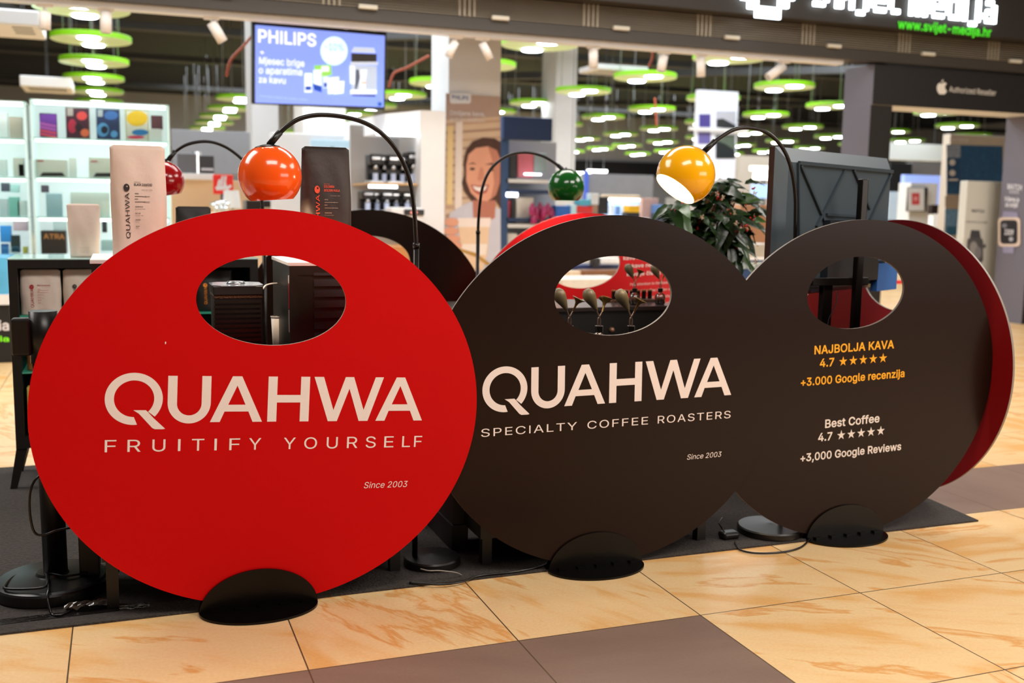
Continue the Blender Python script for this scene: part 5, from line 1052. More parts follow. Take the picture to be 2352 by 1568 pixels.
box_px('column', None, None, 2088, 420, 2150, 560, YT, .3, WH, parent=rt); box_px('picture_frame', None, None, 2086, 430, 2130, 486, YT-.06, .05, mat('#1a1a1c', .4), parent=rt)
B = Board(P(2100, 450, YT-.065), (1, 0, 0), (0, -1, 0)); B.rect(2085, 431, 2123, 484, WH); B.rect(2094, 443, 2112, 470, mat('#d04a50', .5)); B.ell(2103, 456, 5, 5, mat('#e8a0a0', .5)); B.build('picture', rt)
box_px('white_soffit', 'pale backlit wall band beyond the portal', 'panel', 2042, 330, 2176, 368, 18, .3, mat('#dfe4e2', .5, emit=.25, var=0), rod='up')
box_px('dark_shelf_wall', 'dark wall panel beyond the portal, beside the monitor edge', 'panel', 2040, 374, 2090, 560, 17, .2, mat('#1e2328', .6))
box_px('grey_wall_panel', 'grey wall panel behind the pale blue screen', 'panel', 2090, 374, 2174, 560, 17.2, .2, mat('#8a8c92', .6))
for i, (a_, b_, c_, d_, col_, lab) in enumerate(((2040, 440, 2062, 505, '#bcd4ea', 'bright lit phone poster at the monitor edge'), (2142, 490, 2162, 522, '#f2f4f4', 'white lit box under the pale blue screen'), (2140, 470, 2160, 492, '#2a1c1c', 'small dark device on the white lit box'))):
    box_px('display_item', lab, 'display', a_, b_, c_, d_, 13.5, .1, mat(col_, .5, emit=.3 if i < 2 else 0, var=.1), rod='down')
# portal floor items: curved red bench edge seen through the right hole
box_px('red_kick_rail', 'low red rail on the bright floor seen through right hole', 'rail', 2030, 644, 2110, 652, 8.2, .06, mat('#e0202a', .4))

# pillar with the coffee poster
YL = 10.2
xp0, xp1 = P(1030, 250, YL).x, P(1149, 250, YL).x
g = MB(); g.box((xp0, YL, 0), (xp1, YL+.62, 5.4)); tag(g.build('wall_pillar', WH), kind='structure')
rt = root('coffee_poster', ((xp0+xp1)/2, YL-.01, .4), 'tall pillar poster of a smiling woman holding a latte glass', 'poster')
B = Board((xp0, YL-.012, 0), (1, 0, 0), (0, -1, 0))
sk = mat('#e0a184', .6, var=.08, scale=5); sk2 = mat('#b87460', .6); hair = mat('#4c3026', .7, var=.2, scale=30); wall = mat('#b8a094', .6, var=.05)
B.poly([(1024, 214), (1149, 222), (1150, 650), (1020, 650)], mat('#d9c0a4', .6, var=.06))
B.poly([(1024, 215), (1149, 223), (1149, 268), (1024, 275)], wall)
for i in range(13):
    y = 283+19*i; B.poly([(1024, y), (1149, y-9+i*.3), (1149, y-2), (1024, y+6)], mat('#b3937c', .6) if i % 2 else mat('#c7a68a', .6))
B.poly([(1046, 280), (1062, 279), (1060, 480), (1044, 480)], mat('#eadfd8', .6)); B.poly([(1027, 290), (1040, 289), (1038, 470), (1025, 470)], mat('#e8cf96', .6))
B.text('Omiljena kava,', 1032, 264, 1113, 267, 10, W_, .02); B.text('jednim dodirom', 1033, 278, 1112, 281, 9, W_)
# woman
B.poly([(1030, 650), (1022, 520), (1034, 488), (1064, 470), (1084, 462), (1149, 480), (1149, 650)], mat('#c9c9d6', .7, var=.1, scale=8))
B.poly([(1084, 455), (1138, 455), (1136, 500), (1100, 520), (1086, 500)], sk2)
B.poly([(1066, 398), (1064, 370), (1070, 345), (1085, 325), (1108, 316), (1135, 318), (1149, 326), (1149, 480), (1138, 460), (1082, 460), (1066, 440), (1060, 420)], hair)
B.poly([(1075, 355), (1092, 340), (1120, 336), (1140, 345), (1148, 365), (1147, 420), (1138, 448), (1118, 462), (1098, 460), (1080, 442), (1070, 415), (1070, 380)], sk)
B.poly([(1120, 336), (1140, 345), (1148, 365), (1147, 420), (1138, 448), (1126, 458), (1134, 420), (1130, 370)], mat('#c07e66', .6))
B.ell(1084, 388, 6, 3, mat('#3a2420', .5)); B.ell(1127, 390, 6, 3, mat('#3a2420', .5))
B.poly([(1073, 378), (1085, 373), (1094, 378), (1085, 376)], hair); B.poly([(1112, 378), (1128, 374), (1138, 380), (1126, 378)], hair)
B.poly([(1102, 385), (1108, 385), (1111, 410), (1102, 416), (1096, 411)], mat('#cc886c', .6))
B.poly([(1080, 424), (1100, 427), (1122, 424), (1116, 442), (1100, 447), (1088, 440)], mat('#b05048', .5)); B.poly([(1084, 427), (1100, 430), (1118, 427), (1112, 437), (1100, 440), (1090, 436)], mat('#f2ece6', .4))
B.poly([(1050, 506), (1124, 506), (1118, 580), (1108, 620), (1064, 620), (1058, 580)], mat('#e8c9a8', .5)); B.poly([(1050, 500), (1126, 500), (1124, 521), (1051, 521)], mat('#f0e2da', .5)); B.poly([(1058, 560), (1118, 560), (1114, 585), (1062, 585)], mat('#f0e4d8', .5))
for (x, y, a_, b_) in ((1036, 510, 16, 10), (1034, 530, 18, 9), (1038, 548, 18, 9), (1044, 563, 16, 8)): B.ell(x, y, a_, b_, sk)
B.poly([(1055, 570), (1090, 580), (1125, 605), (1122, 611), (1088, 588), (1055, 577)], mat('#b88a34', .4))
B.build('print', rt)
g = MB(); B = Board((xp0, YL-.03, 0), (1, 0, 0), (0, -1, 0)); B.poly(rr_(1033, 214, 1082, 238, 4), mat('#dfe2ea', .4)); B.text('PHILIPS', 1038, 227, 1076, 230, 9, mat('#2a5a94', .5), .02); B.build('corner_badge', rt)

# blue advert screen
yw, ti, ro = .118, -.093, .012
e0 = Vector((cos(yw), sin(yw), 0)); n0 = Vector((-sin(yw), cos(yw), 0)); z0_ = Vector((0, 0, cos(ti)))+n0*sin(ti)
e1 = e0*cos(ro)+z0_*sin(ro); e2 = -e0*sin(ro)+z0_*cos(ro); nb = e1.cross(e2)
c = Vector((1.811, 10, 2.5)); w_, h_ = 1.26, .709
if nb.y > 0: nb = -nb
rt = root('advert_screen', (c.x, c.y, c.z-h_/2), 'lit blue advert screen showing a coffee machine, hung under the ceiling', 'screen')
g = MB(); g.obox(c-nb*.035, e1*(w_/2+.012), nb*.03, e2*(h_/2+.012)); g.build('screen_housing', mat('#16171a', .4), rt)
B = Board(c+nb*-.003, e1, nb, e2)
SCB = glow('#8098f0', .95); SW = glow('#f4f8ff', 1.0)
B.poly([(586, 57), (884, 82), (881, 246), (586, 236)], SCB)
B.text('PHILIPS', 593, 96, 726, 106, 28, SW, .03)
B.text('+', 597, 124, 607, 125, 10, SW, .02)
B.text('Mjesec brige', 595, 146, 699, 153, 15, glow('#e2ecff', .95), .02); B.text('o aparatima', 594, 168, 694, 173, 15, glow('#e2ecff', .95), .02); B.text('za kavu', 594, 189, 656, 192, 14, glow('#e2ecff', .95), .02)
B.ell(767, 117, 31, 33, glow('#d6f2f8', .95), 40); B.text('-10%', 745, 114, 789, 117, 15, glow('#8fb8dc', .9), .02); B.text('na sve aparate', 748, 126, 788, 128, 4, glow('#a8c8e8', .9)); B.text('do kraja mjeseca', 752, 133, 784, 135, 4, glow('#a8c8e8', .9))
B.poly([(721, 150), (760, 148), (762, 172), (736, 180), (724, 176)], glow('#8fd460', .8)); B.rect(738, 152, 755, 164, glow('#eef8f4', .9))
B.rect(699, 168, 716, 212, glow('#e8f4fc', .9)); B.rect(701, 198, 714, 207, glow('#1248b8', .7)); B.rect(719, 160, 738, 205, glow('#dcecf4', .9)); B.poly([(718, 192), (738, 198), (738, 212), (720, 206)], glow('#1248b8', .7)); B.rect(741, 175, 752, 202, glow('#cfe0ee', .9)); B.rect(743, 190, 750, 200, glow('#1248b8', .7))
B.poly([(752, 178), (778, 176), (776, 214), (752, 216)], glow('#dce8f8', .9)); B.poly([(764, 188), (790, 186), (788, 214), (766, 216)], glow('#eef4fc', .95))
B.poly([(812, 108), (858, 110), (862, 122), (806, 120)], glow('#c4d0e0', .8)); B.poly([(806, 122), (864, 124), (864, 144), (806, 142)], glow('#34302e', .6)); B.rect(804, 142, 867, 149, glow('#c8d2e0', .8)); B.poly([(808, 149), (864, 151), (864, 212), (806, 210)], glow('#b9c6d8', .8))
B.poly([(802, 150), (814, 152), (814, 194), (803, 192)], glow('#e8f0fa', .9)); B.poly([(816, 160), (830, 160), (838, 172), (826, 178), (818, 205), (814, 205)], glow('#5a6478', .6)); B.poly([(824, 160), (842, 160), (840, 178), (826, 178)], glow('#dfe8f4', .9)); B.rect(826, 176, 838, 206, glow('#f0f0f4', .9)); B.rect(828, 188, 840, 192, glow('#caa890', .8)); B.rect(803, 206, 864, 216, glow('#dfe6f0', .9)); B.poly([(806, 217), (862, 218), (860, 222), (808, 220)], glow('#3a3630', .5))
B.text('Ponuda vrijedi do isteka zaliha', 597, 222, 704, 231, 4, glow('#a8c4f8', .9)); B.ell(871, 239, 5, 5, glow('#2c5ca8', .6), 12)
B.build('advert_picture', rt)
for px in (620, 840):
    g = MB(); q = P(px, 55, 10.02); g.tube([(q.x, 10.02, q.z-.05), (q.x, 10.02, 5.35)], .012, 6); g.build('hanging_pole', mat('#4a4c50', .4), rt)
g = MB(); xa, xb = P(582, 20, 9.3).x, P(880, 20, 9.3).x; g.box((xa, 9.101, P(700, 49, 9.1).z), (xb, 9.14, P(700, 36, 9.1).z)); tag(g.build('blue_light_strip', mat('#1c5ad0', .4, emit=.4, var=.3, scale=3)), 'blue lettered strip just under the trim above the screen', 'sign')

# glass showcases, left
CG = mat('#d2ece6', .1, var=0, emit=.12); BACK = mat('#f2f6f8', .5, emit=.5, var=0); STRIP = glow('#f6fbff', 4.5)  # glow in glass and back panel stands in for the strips' light
YG = 9.6
def showcase(label, px0, px1, pyt, shelves, Y=YG, dep=.45):
    x0, x1 = P(px0, 400, Y).x, P(px1, 400, Y).x; zt = P((px0+px1)/2, pyt, Y).z; rt = root('glass_showcase', ((x0+x1)/2, Y+dep/2, 0), label, 'showcase')
    zs = [P((px0+px1)/2, s, Y).z for s in shelves]
    g = MB(); g.box((x0, Y, 0), (x1, Y+dep, zs[-1])); g.build('plinth', WH, rt)
    g = MB(); g.box((x0, Y+dep-.02, zs[-1]), (x1, Y+dep, zt)); g.build('lit_back_panel', BACK, rt)
    for z in zs[:-1]:
        g = MB(); g.box((x0+.01, Y+.01, z), (x1-.01, Y+dep-.02, z+.012)); g.build('glass_shelf', CG, rt)
        g = MB(); g.box((x0+.03, Y+.03, z-.022), (x1-.03, Y+.06, z-.004)); g.build('light_strip', STRIP, rt)
    g = MB(); g.box((x0, Y, zt-.012), (x1, Y+dep, zt)); g.build('glass_top', CG, rt)
    g = MB(); g.box((x0+.03, Y+.03, zt-.035), (x1-.03, Y+.07, zt-.014)); g.build('light_strip', STRIP, rt)
    for x in (x0, x1-.012):
        g = MB(); g.box((x, Y, zs[-1]), (x+.012, Y+.03, zt)); g.build('glass_edge', CG, rt)
        g = MB(); g.box((x, Y+.03, zs[-1]), (x+.010, Y+dep-.02, zt)); g.build('glass_side', glassmat(), rt)
    g = MB(); g.box((x0+.02, Y+.006, zs[-1]+.004), (x1-.02, Y+.01, zt-.04)); g.build('glass_front', glassmat(), rt)
    return rt
showcase('lit glass showcase with four tablet boxes on top shelf', 75, 392, 234, [323, 412, 502, 590])
showcase('lit glass showcase cut off by the left frame edge', -160, 66, 228, [318, 408, 500, 588])
GB = 'boxed products in the glass showcases'
def item(lab, x0, y0, x1, y1, col, Y=YG+.14, dep=.06, cat='box', paint=None, name='product_box'):
    o, a, b, zb, zt_ = box_px(name, lab, cat, x0, y0, x1, y1, Y, dep, mat(col, .5, var=.06), group=GB, r=.004)
    if paint:
        B = Board((a, Y-.002, zb), (1, 0, 0), (0, -1, 0)); paint(B); B.build('box_picture', o)
    return o
pk, rd, nv, lb, yl = (mat(c, .5, var=.2, scale=12) for c in ('#7a3aa8', '#c02848', '#20305a', '#5a9ad0', '#e8b820'))
def pA(B):
    B.rect(91, 262, 130, 313, pk)
    for i in range(4): B.poly([(92, 280+8*i), (130, 288+8*i), (130, 293+8*i), (92, 286+8*i)], mat('#f05060', .5) if i > 1 else mat('#c860c0', .5))
def pB(B):
    B.rect(152, 249, 204, 317, mat('#4a1a30', .5)); B.ell(188, 266, 12, 10, mat('#e84a48', .5)); B.ell(166, 290, 10, 16, rd); B.ell(195, 305, 10, 9, mat('#f07048', .5)); B.ell(180, 292, 8, 9, mat('#2a1020', .5)); B.rect(154, 248, 168, 266, mat('#b8a8a0', .5))
def pC(B):
    B.rect(223, 252, 274, 320, nv); B.ell(255, 265, 16, 10, mat('#3f6cb0', .5)); B.ell(236, 298, 14, 16, lb); B.ell(240, 298, 8, 9, mat('#12182c', .5)); B.ell(262, 308, 8, 8, lb); B.rect(224, 252, 236, 268, mat('#b0b4b8', .5))
def pD(B):
    B.rect(290, 254, 340, 324, mat('#d8d2c4', .5)); B.ell(315, 272, 24, 18, yl); B.ell(322, 304, 19, 7, mat('#2478b8', .5)); B.ell(312, 315, 20, 3.5, mat('#d81c50', .5))
def pL(B, x0, y1, w):
    B.poly([(x0+w*.12, y1-3), (x0+w*.22, y1-12), (x0+w*.85, y1-12), (x0+w*.95, y1-3)], mat('#2c2420', .5)); B.rect(x0+3, y1-40, x0+18, y1-37, mat('#c04848', .5))
item('tablet box with purple and pink waves', 91, 260, 131, 315, '#2a2430', paint=pA); item('tablet box with dark red swirls', 151, 247, 206, 319, '#8a6a5c', paint=pB)
item('tablet box with navy and pale blue swirls', 221, 250, 276, 322, '#5a6a80', paint=pC); item('tablet box with yellow, blue and magenta shapes', 288, 252, 342, 326, '#c0ae6c', paint=pD)
item('dark maroon box at right end of the tablet shelf', 347, 265, 374, 297, '#5c3038'); item('small white box under the dark maroon one', 344, 296, 372, 324, '#f0f0f0', Y=YG+.08)
item('white laptop box on second shelf, left', 82, 366, 154, 411, '#e8e4dc', dep=.2, Y=YG+.1, paint=lambda B: pL(B, 82, 408, 72)); item('plain white box with tiny green mark', 158, 362, 176, 410, '#f2f2ee'); item('white laptop box behind the cream coffee bag', 204, 362, 258, 412, '#e4e0d6', dep=.2, Y=YG+.1, paint=lambda B: pL(B, 206, 409, 68))
item('blue-white phone accessory box, third shelf', 106, 444, 143, 498, '#a8c4d0'); item('large pale white box on the third shelf', 162, 441, 252, 500, '#dfe6e2', dep=.2, Y=YG+.1); item('small dark box on the third shelf, left', 94, 425, 112, 442, '#584a5c')
item('dark box with blurred orange lettering on bottom shelf', 94, 530, 152, 583, '#3a2a24', dep=.2, Y=YG+.1, paint=lambda B: B.text('ATRA', 100, 548, 149, 549, 11, mat('#e09050', .5), .02))
item('black box right of the plain pouch', 234, 508, 246, 534, '#24262a'); item('pale blue flat box right of the plain pouch', 232, 552, 262, 576, '#b8d4d8', dep=.2); item('grey gadget box on the bottom shelf', 122, 508, 152, 530, '#b8c4c4')
cl = ['#d8c8ba', '#9ab8c8', '#3a3438', '#4a9ad8', '#e8e8ea', '#c04040', '#7ac0b8', '#202a30', '#f0c830', '#e0d8d0']
for i, (a, b, c_, d_, col_, lab) in enumerate(((21, 268, 52, 318, '#cdbcae', 'beige card box in the left edge showcase'), (-4, 258, 18, 316, '#f2f2f4', 'white earphone box in the left edge showcase'),
    (30, 362, 56, 406, '#e2dcd2', 'cream box with small dark picture, left showcase'), (-4, 365, 16, 404, '#e8eef0', 'white box cut by the left frame edge'), (42, 376, 56, 405, '#3a2c28', 'dark brown gadget box, left showcase'),
    (2, 420, 22, 440, '#4a4c5c', 'dark cable box on the third shelf, frame edge'), (24, 424, 44, 442, '#b4dcd8', 'mint box on the third shelf, frame edge'), (20, 452, 46, 498, '#8cccc0', 'mint green packet by the left frame edge'), (40, 460, 62, 496, '#f4f6f6', 'bright white packet beside the mint one'), (-2, 456, 18, 498, '#d4dce2', 'pale grey packet by the left frame edge'),
    (0, 518, 26, 556, '#3a94e0', 'bright blue packet on the lowest left shelf'), (24, 540, 46, 580, '#2e3a38', 'dark green box on the lowest left shelf'), (30, 506, 64, 530, '#c8a8b0', 'pinkish packet on the lowest left shelf'), (2, 560, 20, 585, '#2f6ab0', 'deep blue box on the lowest left shelf'), (52, 566, 64, 582, '#e8d020', 'small yellow box on the lowest left shelf'), (20, 566, 42, 584, '#e8eef0', 'small white box on the lowest left shelf'))):
    item(lab, a, b, c_, d_, col_)
# plinth counter in front, far left
rt = root('promo_counter', (-1.6, 8.9, 0), 'blue topped black counter with green and white letters, far left', 'counter')
xk = P(24, 760, 8.6).x
g = MB(); g.box((-3.2, 8.62, 0), (xk, 9.2, P(10, 700, 8.6).z)); g.build('black_base', mat('#14171a', .5), rt)
g = MB(); g.box((-3.2, 8.6, P(10, 700, 8.6).z), (xk, 9.2, P(10, 676, 8.6).z)); g.build('white_band', WH, rt)
g = MB(); g.box((-3.2, 8.61, P(10, 676, 8.6).z), (xk, 9.2, P(10, 592, 8.6).z)); g.build('blue_band', mat('#5ab4e4', .4, var=.3, scale=6), rt)
B = Board((xk, 8.618, 0), (1, 0, 0), (0, -1, 0)); B.text('media', -70, 758, 21, 758, 22, W_, .03); B.text('media', -60, 783, 21, 784, 12, mat('#7ae020', .5, emit=.4, var=0), .02); B.build('lettering', rt)

# beige counter area, sign, bar machine
box_px('beige_counter', 'beige wooden counter front behind the dark red lamp', 'counter', 392, 414, 600, 640, 11.6, .6, mat('#d9bd98', .55, var=.08, scale=3), zfloor=0)
box_px('counter_shelf', 'long white shelf above the beige counter', 'shelf', 394, 398, 492, 412, 11.4, .3, WH)
box_px('grey_back_wall_unit', 'grey wall unit behind the dark red lamp arc', 'wall unit', 394, 300, 575, 400, 14, .2, mat('#7e8188', .6), r=.01)
rt = root('grinder_machine', tuple(P(478, 397, 11.5)), 'dark grey machine with pale strip behind the lamp arc', 'machine')
box_px('casing', None, None, 458, 357, 492, 397.5, 11.45, .2, mat('#3a3c40', .4), parent=rt); box_px('pale_strip', None, None, 462, 386, 490, 392, 11.43, .02, LG, parent=rt)
rt = root('coffee_machine', tuple(P(430, 397, 11.5)), 'silver and grey coffee machine on the white shelf', 'coffee machine')
box_px('body', None, None, 410, 352, 452, 397.5, 11.42, .2, mat('#6f7278', .35, metal=.4), parent=rt); g = MB(); q = P(452, 397.5, 11.5); g.cyl((q.x, q.y), .05, q.z, q.z+.22, 16); g.build('silver_jug', mat('#e8ecf0', .15, metal=.6), rt); g = MB(); q = P(436, 397.5, 11.46); g.cyl((q.x, q.y), .04, q.z, q.z+.09, 16); g.build('cup', WH, rt)
rt = root('brand_plate', tuple(P(514, 446, 11)), 'square red sign with white slanted script beside the orange lamp', 'sign')
box_px('plate', None, None, 490, 401, 536, 446, 11, .05, mat('#e2231a', .45, emit=.1, var=0), parent=rt, r=.008, rod='down')
B = Board(P(490, 446, 10.995), (1, 0, 0), (0, -1, 0)); IW = W_
for i, (x, h) in enumerate(((496, 24), (503, 32), (510, 32))): B.poly([(x, 436), (x+6, 436-h), (x+11, 436-h), (x+5, 437)], IW)
B.poly([(515, 420), (520, 420), (520, 430), (528, 424), (532, 425), (520, 443), (516, 441), (519, 435), (514, 432)], IW); B.poly([(494, 430), (498, 428), (532, 426), (531, 431), (498, 437)], IW); B.build('script_lettering', rt)
box_px('bar_counter', 'pale bar counter just behind the top of the red disc', 'counter', 478, 491, 640, 700, 9.7, .9, mat('#cdb593', .5), zfloor=0)
rt = root('glassware_tray', tuple(P(506, 480, 9.8)), 'cluster of shiny glasses behind the red disc top', 'glasses')
for i, (x, y) in enumerate(((490, 472), (500, 468), (511, 466), (522, 470), (496, 480), (508, 480), (519, 480))):
    q = P(x, y, 9.8+.03*(i % 3)); g = MB(); g.lathe(q, [(0, -.03), (.018, -.03), (.026, .03), (.024, .03), (.016, -.026)], 16); g.build('glass', mat('#e8eef2', .05, metal=.9), rt)
rt = root('espresso_machine', tuple(P(595, 482, 9.9)), 'black espresso machine under the orange lamp', 'coffee machine')
box_px('body', None, None, 566, 460, 622, 492, 9.9, .3, mat('#16130f', .3), parent=rt); box_px('drip_tray', None, None, 600, 476, 622, 486, 9.85, .05, mat('#a89a80', .3, metal=.5), parent=rt)
rt = root('milk_jug_stand', tuple(P(542, 478, 10.4)), 'pale jug with black curved handle right of red sign', 'jug')
g = MB(); q = P(532, 478, 10.4); g.cyl((q.x, q.y), .09, q.z, q.z+.17, 20, r2=.07); g.build('jug_body', WH, rt); g = MB(); g.tube(spline([P(537, 446, 10.4), P(544, 455, 10.4), P(541, 470, 10.4), P(533, 480, 10.4)], 5), .012, 8); g.build('handle', BLK, rt)
def col(n, px0, px1, Y, dep, m, z1=5.4):
    g = MB(); g.box((P(px0, 300, Y).x, Y, 0), (P(px1, 300, Y).x, Y+dep, z1)); tag(g.build('wall_column_%s' % n, m), kind='structure')
col('grey', 579, 640, 15, .7, LG); col('white', 697, 794, 14, .8, WH); col('far', 1275, 1322, 19, .7, LG)
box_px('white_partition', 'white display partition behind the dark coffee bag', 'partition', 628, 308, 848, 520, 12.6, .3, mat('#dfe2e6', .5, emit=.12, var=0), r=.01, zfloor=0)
box_px('lit_header_window', 'pale blue lit panel above the dark coffee bag', 'panel', 715, 322, 812, 338, 12.5, .05, mat('#a8c8dc', .4, emit=.4, var=.1), rod='down')
B = Board(P(818, 422, 12.59), (1, 0, 0), (0, -1, 0)); B.rect(818, 404, 835, 411, mat('#d05a60', .5)); B.rect(820, 413, 834, 422, mat('#d89a9a', .5))
tag(B.build('notice_sticker'), 'small red notice sticker on the white partition', 'sticker')
# white gondola with coffee machines
rt = root('machine_gondola', (2.75, 10.0, 0), 'white shelving unit of coffee machines left of the poster', 'shelving')
YN = 9.6; xa, xb = P(967, 300, YN).x, P(1022, 300, YN).x; zt_ = P(967, 253, YN).z
g = MB(); g.box((xa, YN, 0), (xb, YN+1.7, zt_)); g.build('end_panel', WH, rt)
zh = P(967, 305, YN).z; xs_ = xa-.30
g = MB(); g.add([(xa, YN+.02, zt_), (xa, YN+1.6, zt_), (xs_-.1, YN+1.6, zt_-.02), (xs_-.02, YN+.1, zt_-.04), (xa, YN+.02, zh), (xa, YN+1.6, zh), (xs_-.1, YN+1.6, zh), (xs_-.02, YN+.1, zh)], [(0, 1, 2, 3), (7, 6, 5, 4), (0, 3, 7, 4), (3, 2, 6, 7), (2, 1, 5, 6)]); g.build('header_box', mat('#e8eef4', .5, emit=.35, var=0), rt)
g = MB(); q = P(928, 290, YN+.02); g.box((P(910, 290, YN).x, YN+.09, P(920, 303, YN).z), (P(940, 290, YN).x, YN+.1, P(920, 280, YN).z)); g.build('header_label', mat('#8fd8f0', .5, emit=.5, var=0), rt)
g = MB(); g.box((xs_-.1, YN+.08, zh-.03), (xa, YN+.12, zh-.006)); g.build('light_strip', STRIP, rt)
zs1, zs2 = P(905, 420, YN+.1).z, P(905, 488, YN+.1).z
x848 = P(848, 420, YN+.1).x
for z, m in ((zs1, mat('#c9a478', .5)), (zs2, WH)):
    g = MB(); g.box((x848, YN+.08, z-.02), (xa, YN+.9, z)); g.build('shelf_board', m, rt)
    g = MB(); g.box((x848, YN+.1, z-.05), (xa-.2, YN+.13, z-.022)); g.build('light_strip', STRIP, rt)
for x_ in (x848,):
    g = MB(); g.box((x_-.02, YN+.85, 0), (xa, YN+.9, zt_-.1)); g.build('back_panel', LG, rt)
def machine(lab, px, pb, Y, w, h, zb, dark='#141416', acc='#c8ccd2'):
    x = P(px, 400, Y).x; rt = root('coffee_machine', (x, Y, zb), lab, 'coffee machine', 'coffee machines on the white shelving'); d = .22
    g = MB(); g.bbox((x-w/2, Y, zb), (x+w/2, Y+d, zb+.02), .004); g.build('drip_tray', mat(acc, .25, metal=.7), rt)
    g = MB(); g.bbox((x-w/2, Y+.10, zb+.02), (x+w/2, Y+d, zb+h), .012); g.build('body', mat(dark, .25), rt)
    g = MB(); g.bbox((x-w/2, Y-.01, zb+h*.62), (x+w/2, Y+.12, zb+h), .012); g.build('brew_head', mat(dark, .25), rt)
    g = MB(); g.tube([(x, Y+.02, zb+h*.62), (x, Y+.02, zb+h*.48)], .018, 12); g.build('spout', mat(acc, .12, metal=.9), rt)
    g = MB(); g.bbox((x-w*.35, Y-.014, zb+h*.8), (x+w*.35, Y-.008, zb+h*.9), .003); g.build('control_strip', mat(acc, .15, metal=.8), rt)
    g = MB(); g.cyl((x, Y+.03), .025, zb+.02, zb+.09, 16); g.build('cup', mat('#b8c4e0', .3), rt)
YM = YN+.2
for i, px in enumerate((858, 878, 899, 920, 944)): machine('%s chrome and black coffee machine from left on the upper shelf' % ORD[i], px+6, 420, YM+.08*(i % 2), .12, .27 if i < 4 else .30, zs1, acc='#d8dce2')
for i, px in enumerate((842, 864, 886, 908, 934)): machine('%s black coffee machine from left on the lower shelf' % ORD[i], px+4, 488, YM+.08*(i % 2), .12, .20, zs2, acc='#d8dce2')
rt = root('white_kitchen_machine', tuple(P(940, 510, 9.3)), 'white appliance with black control window right of lamp pole', 'appliance')
box_px('body', None, None, 898, 476, 974, 540, 9.3, .25, WH, parent=rt, r=.02); box_px('control_window', None, None, 929, 481, 975, 494, 9.28, .02, mat('#14100e', .2), parent=rt)
B = Board(P(930, 494, 9.275), (1, 0, 0), (0, -1, 0)); B.ell(945, 488, 3, 3, mat('#e08a80', .4, emit=.5, var=0)); B.ell(956, 488, 3, 3, mat('#e08a80', .4, emit=.5, var=0)); B.build('indicator_lights', rt)
box_px('wood_counter', 'pale wooden counter end seen in the back disc hole', 'counter', 850, 566, 1000, 690, 8.9, .5, mat('#b98048', .5, var=.1), zfloor=0)

# navy shelving
YV = 11.5; NV = mat('#16335c', .5, var=.1)
rt = root('navy_shelving', tuple(P(1210, 600, YV)), 'navy blue shelving unit right of the coffee poster', 'shelving')
box_px('side_post', None, None, 1148, 270, 1167, 640, YV, .8, mat('#2c4c78', .5), parent=rt, r=0, zfloor=0); box_px('header_panel', None, None, 1156, 269, 1269, 322, YV-.1, .1, mat('#0e2c58', .5, var=.25, scale=2), parent=rt, r=.01)
box_px('back_panel', None, None, 1160, 325, 1275, 640, YV+.6, .05, GREYW, parent=rt, r=0, zfloor=0)
for (y, m) in ((416, WH), (440, NV), (505, NV), (519, WH), (580, NV), (628, WH)): box_px('shelf_board', None, None, 1163, y-4, 1262 if y < 430 else 1290, y+4, YV, .55, m, parent=rt, r=0)
for (a, b, c_, d_) in ((1206, 398, 1244, 402),(1164, 442, 1190, 452)): box_px('light_strip', None, None, a, b, c_, d_, YV-.02, .04, STRIP, parent=rt)
GN = 'goods on the shelving behind the stand'
def good(lab, x0, y0, x1, y1, col_, Y=YV+.1, dep=.15, cat='box', em=0, name='shelf_item', met=0):
    return box_px(name, lab, cat, x0, y0, x1, y1, Y, dep, mat(col_, .4, metal=met, var=.15, scale=20, emit=em), group=GN, r=.01)[0]
for a in (('dark coffee machine box with red panel, navy shelf', 1170, 352, 1188, 410, '#1c1a1c'), ('pinkish red display panel on the navy shelf', 1189, 352, 1226, 408, '#c4606c'), ('grey appliance with dark frame on the navy shelf', 1227, 352, 1256, 395, '#8a9c9c'),
          ('narrow red packet on lower navy shelf', 1164, 460, 1173, 505, '#a02038'), ('black flask on lower navy shelf', 1174, 458, 1184, 505, '#1c1c1e'), ('tall cream box on the lower navy shelf', 1186, 453, 1226, 512, '#dcd6ca'),
          ('pale packet on the bottom navy shelf, left', 1165, 536, 1188, 576, '#e8e4e0'), ('black grinder on the bottom navy shelf', 1190, 534, 1206, 576, '#202224')): good(*a)
# glass jars with purple contents
for i, (x, y) in enumerate(((1222, 480), (1232, 488), (1240, 478), (1249, 486), (1258, 480), (1266, 490), (1226, 500), (1244, 500))):
    q = P(x, y+14, YV-.05+.06*(i % 3)); g = MB(); g.lathe(q, [(0, 0), (.035, 0), (.038, .01), (.036, .09), (.02, .12), (.02, .14)], 16)
    o = g.build('purple_jar', mat('#a82a62', .15, var=.2)); tag(o, 'purple glass jar, %s in the cluster left of the green lamp' % ORD[i], 'jar', 'purple jars on the shelf')
for a in (('bright blue box under the green lamp', 1276, 472, 1310, 500, '#2468b8'), ('white and cyan bottle under the green lamp', 1311, 470, 1325, 496, '#c8ecf4'), ('light blue bowl stack right of the green lamp', 1330, 458, 1358, 472, '#58b4cc'),
          ('red bowl stack below the light blue one', 1324, 473, 1362, 490, '#e03028'), ('white kettle right of the blue bowls', 1358, 444, 1376, 470, '#e4e8ea'), ('black pot beside the lit display', 1374, 452, 1398, 492, '#1c1c20'),
          ('brown jar behind the black pot', 1360, 470, 1374, 490, '#a8846c'), ('yellow pan on the lit display', 1444, 472, 1470, 488, '#f0b400'), ('black pan below the yellow one', 1440, 488, 1470, 500, '#1c1c20')): good(*a, Y=11.6)
box_px('display_counter', 'white product counter behind the green lamp', 'counter', 1278, 500, 1505, 700, 11.4, 1.3, WH, zfloor=0)
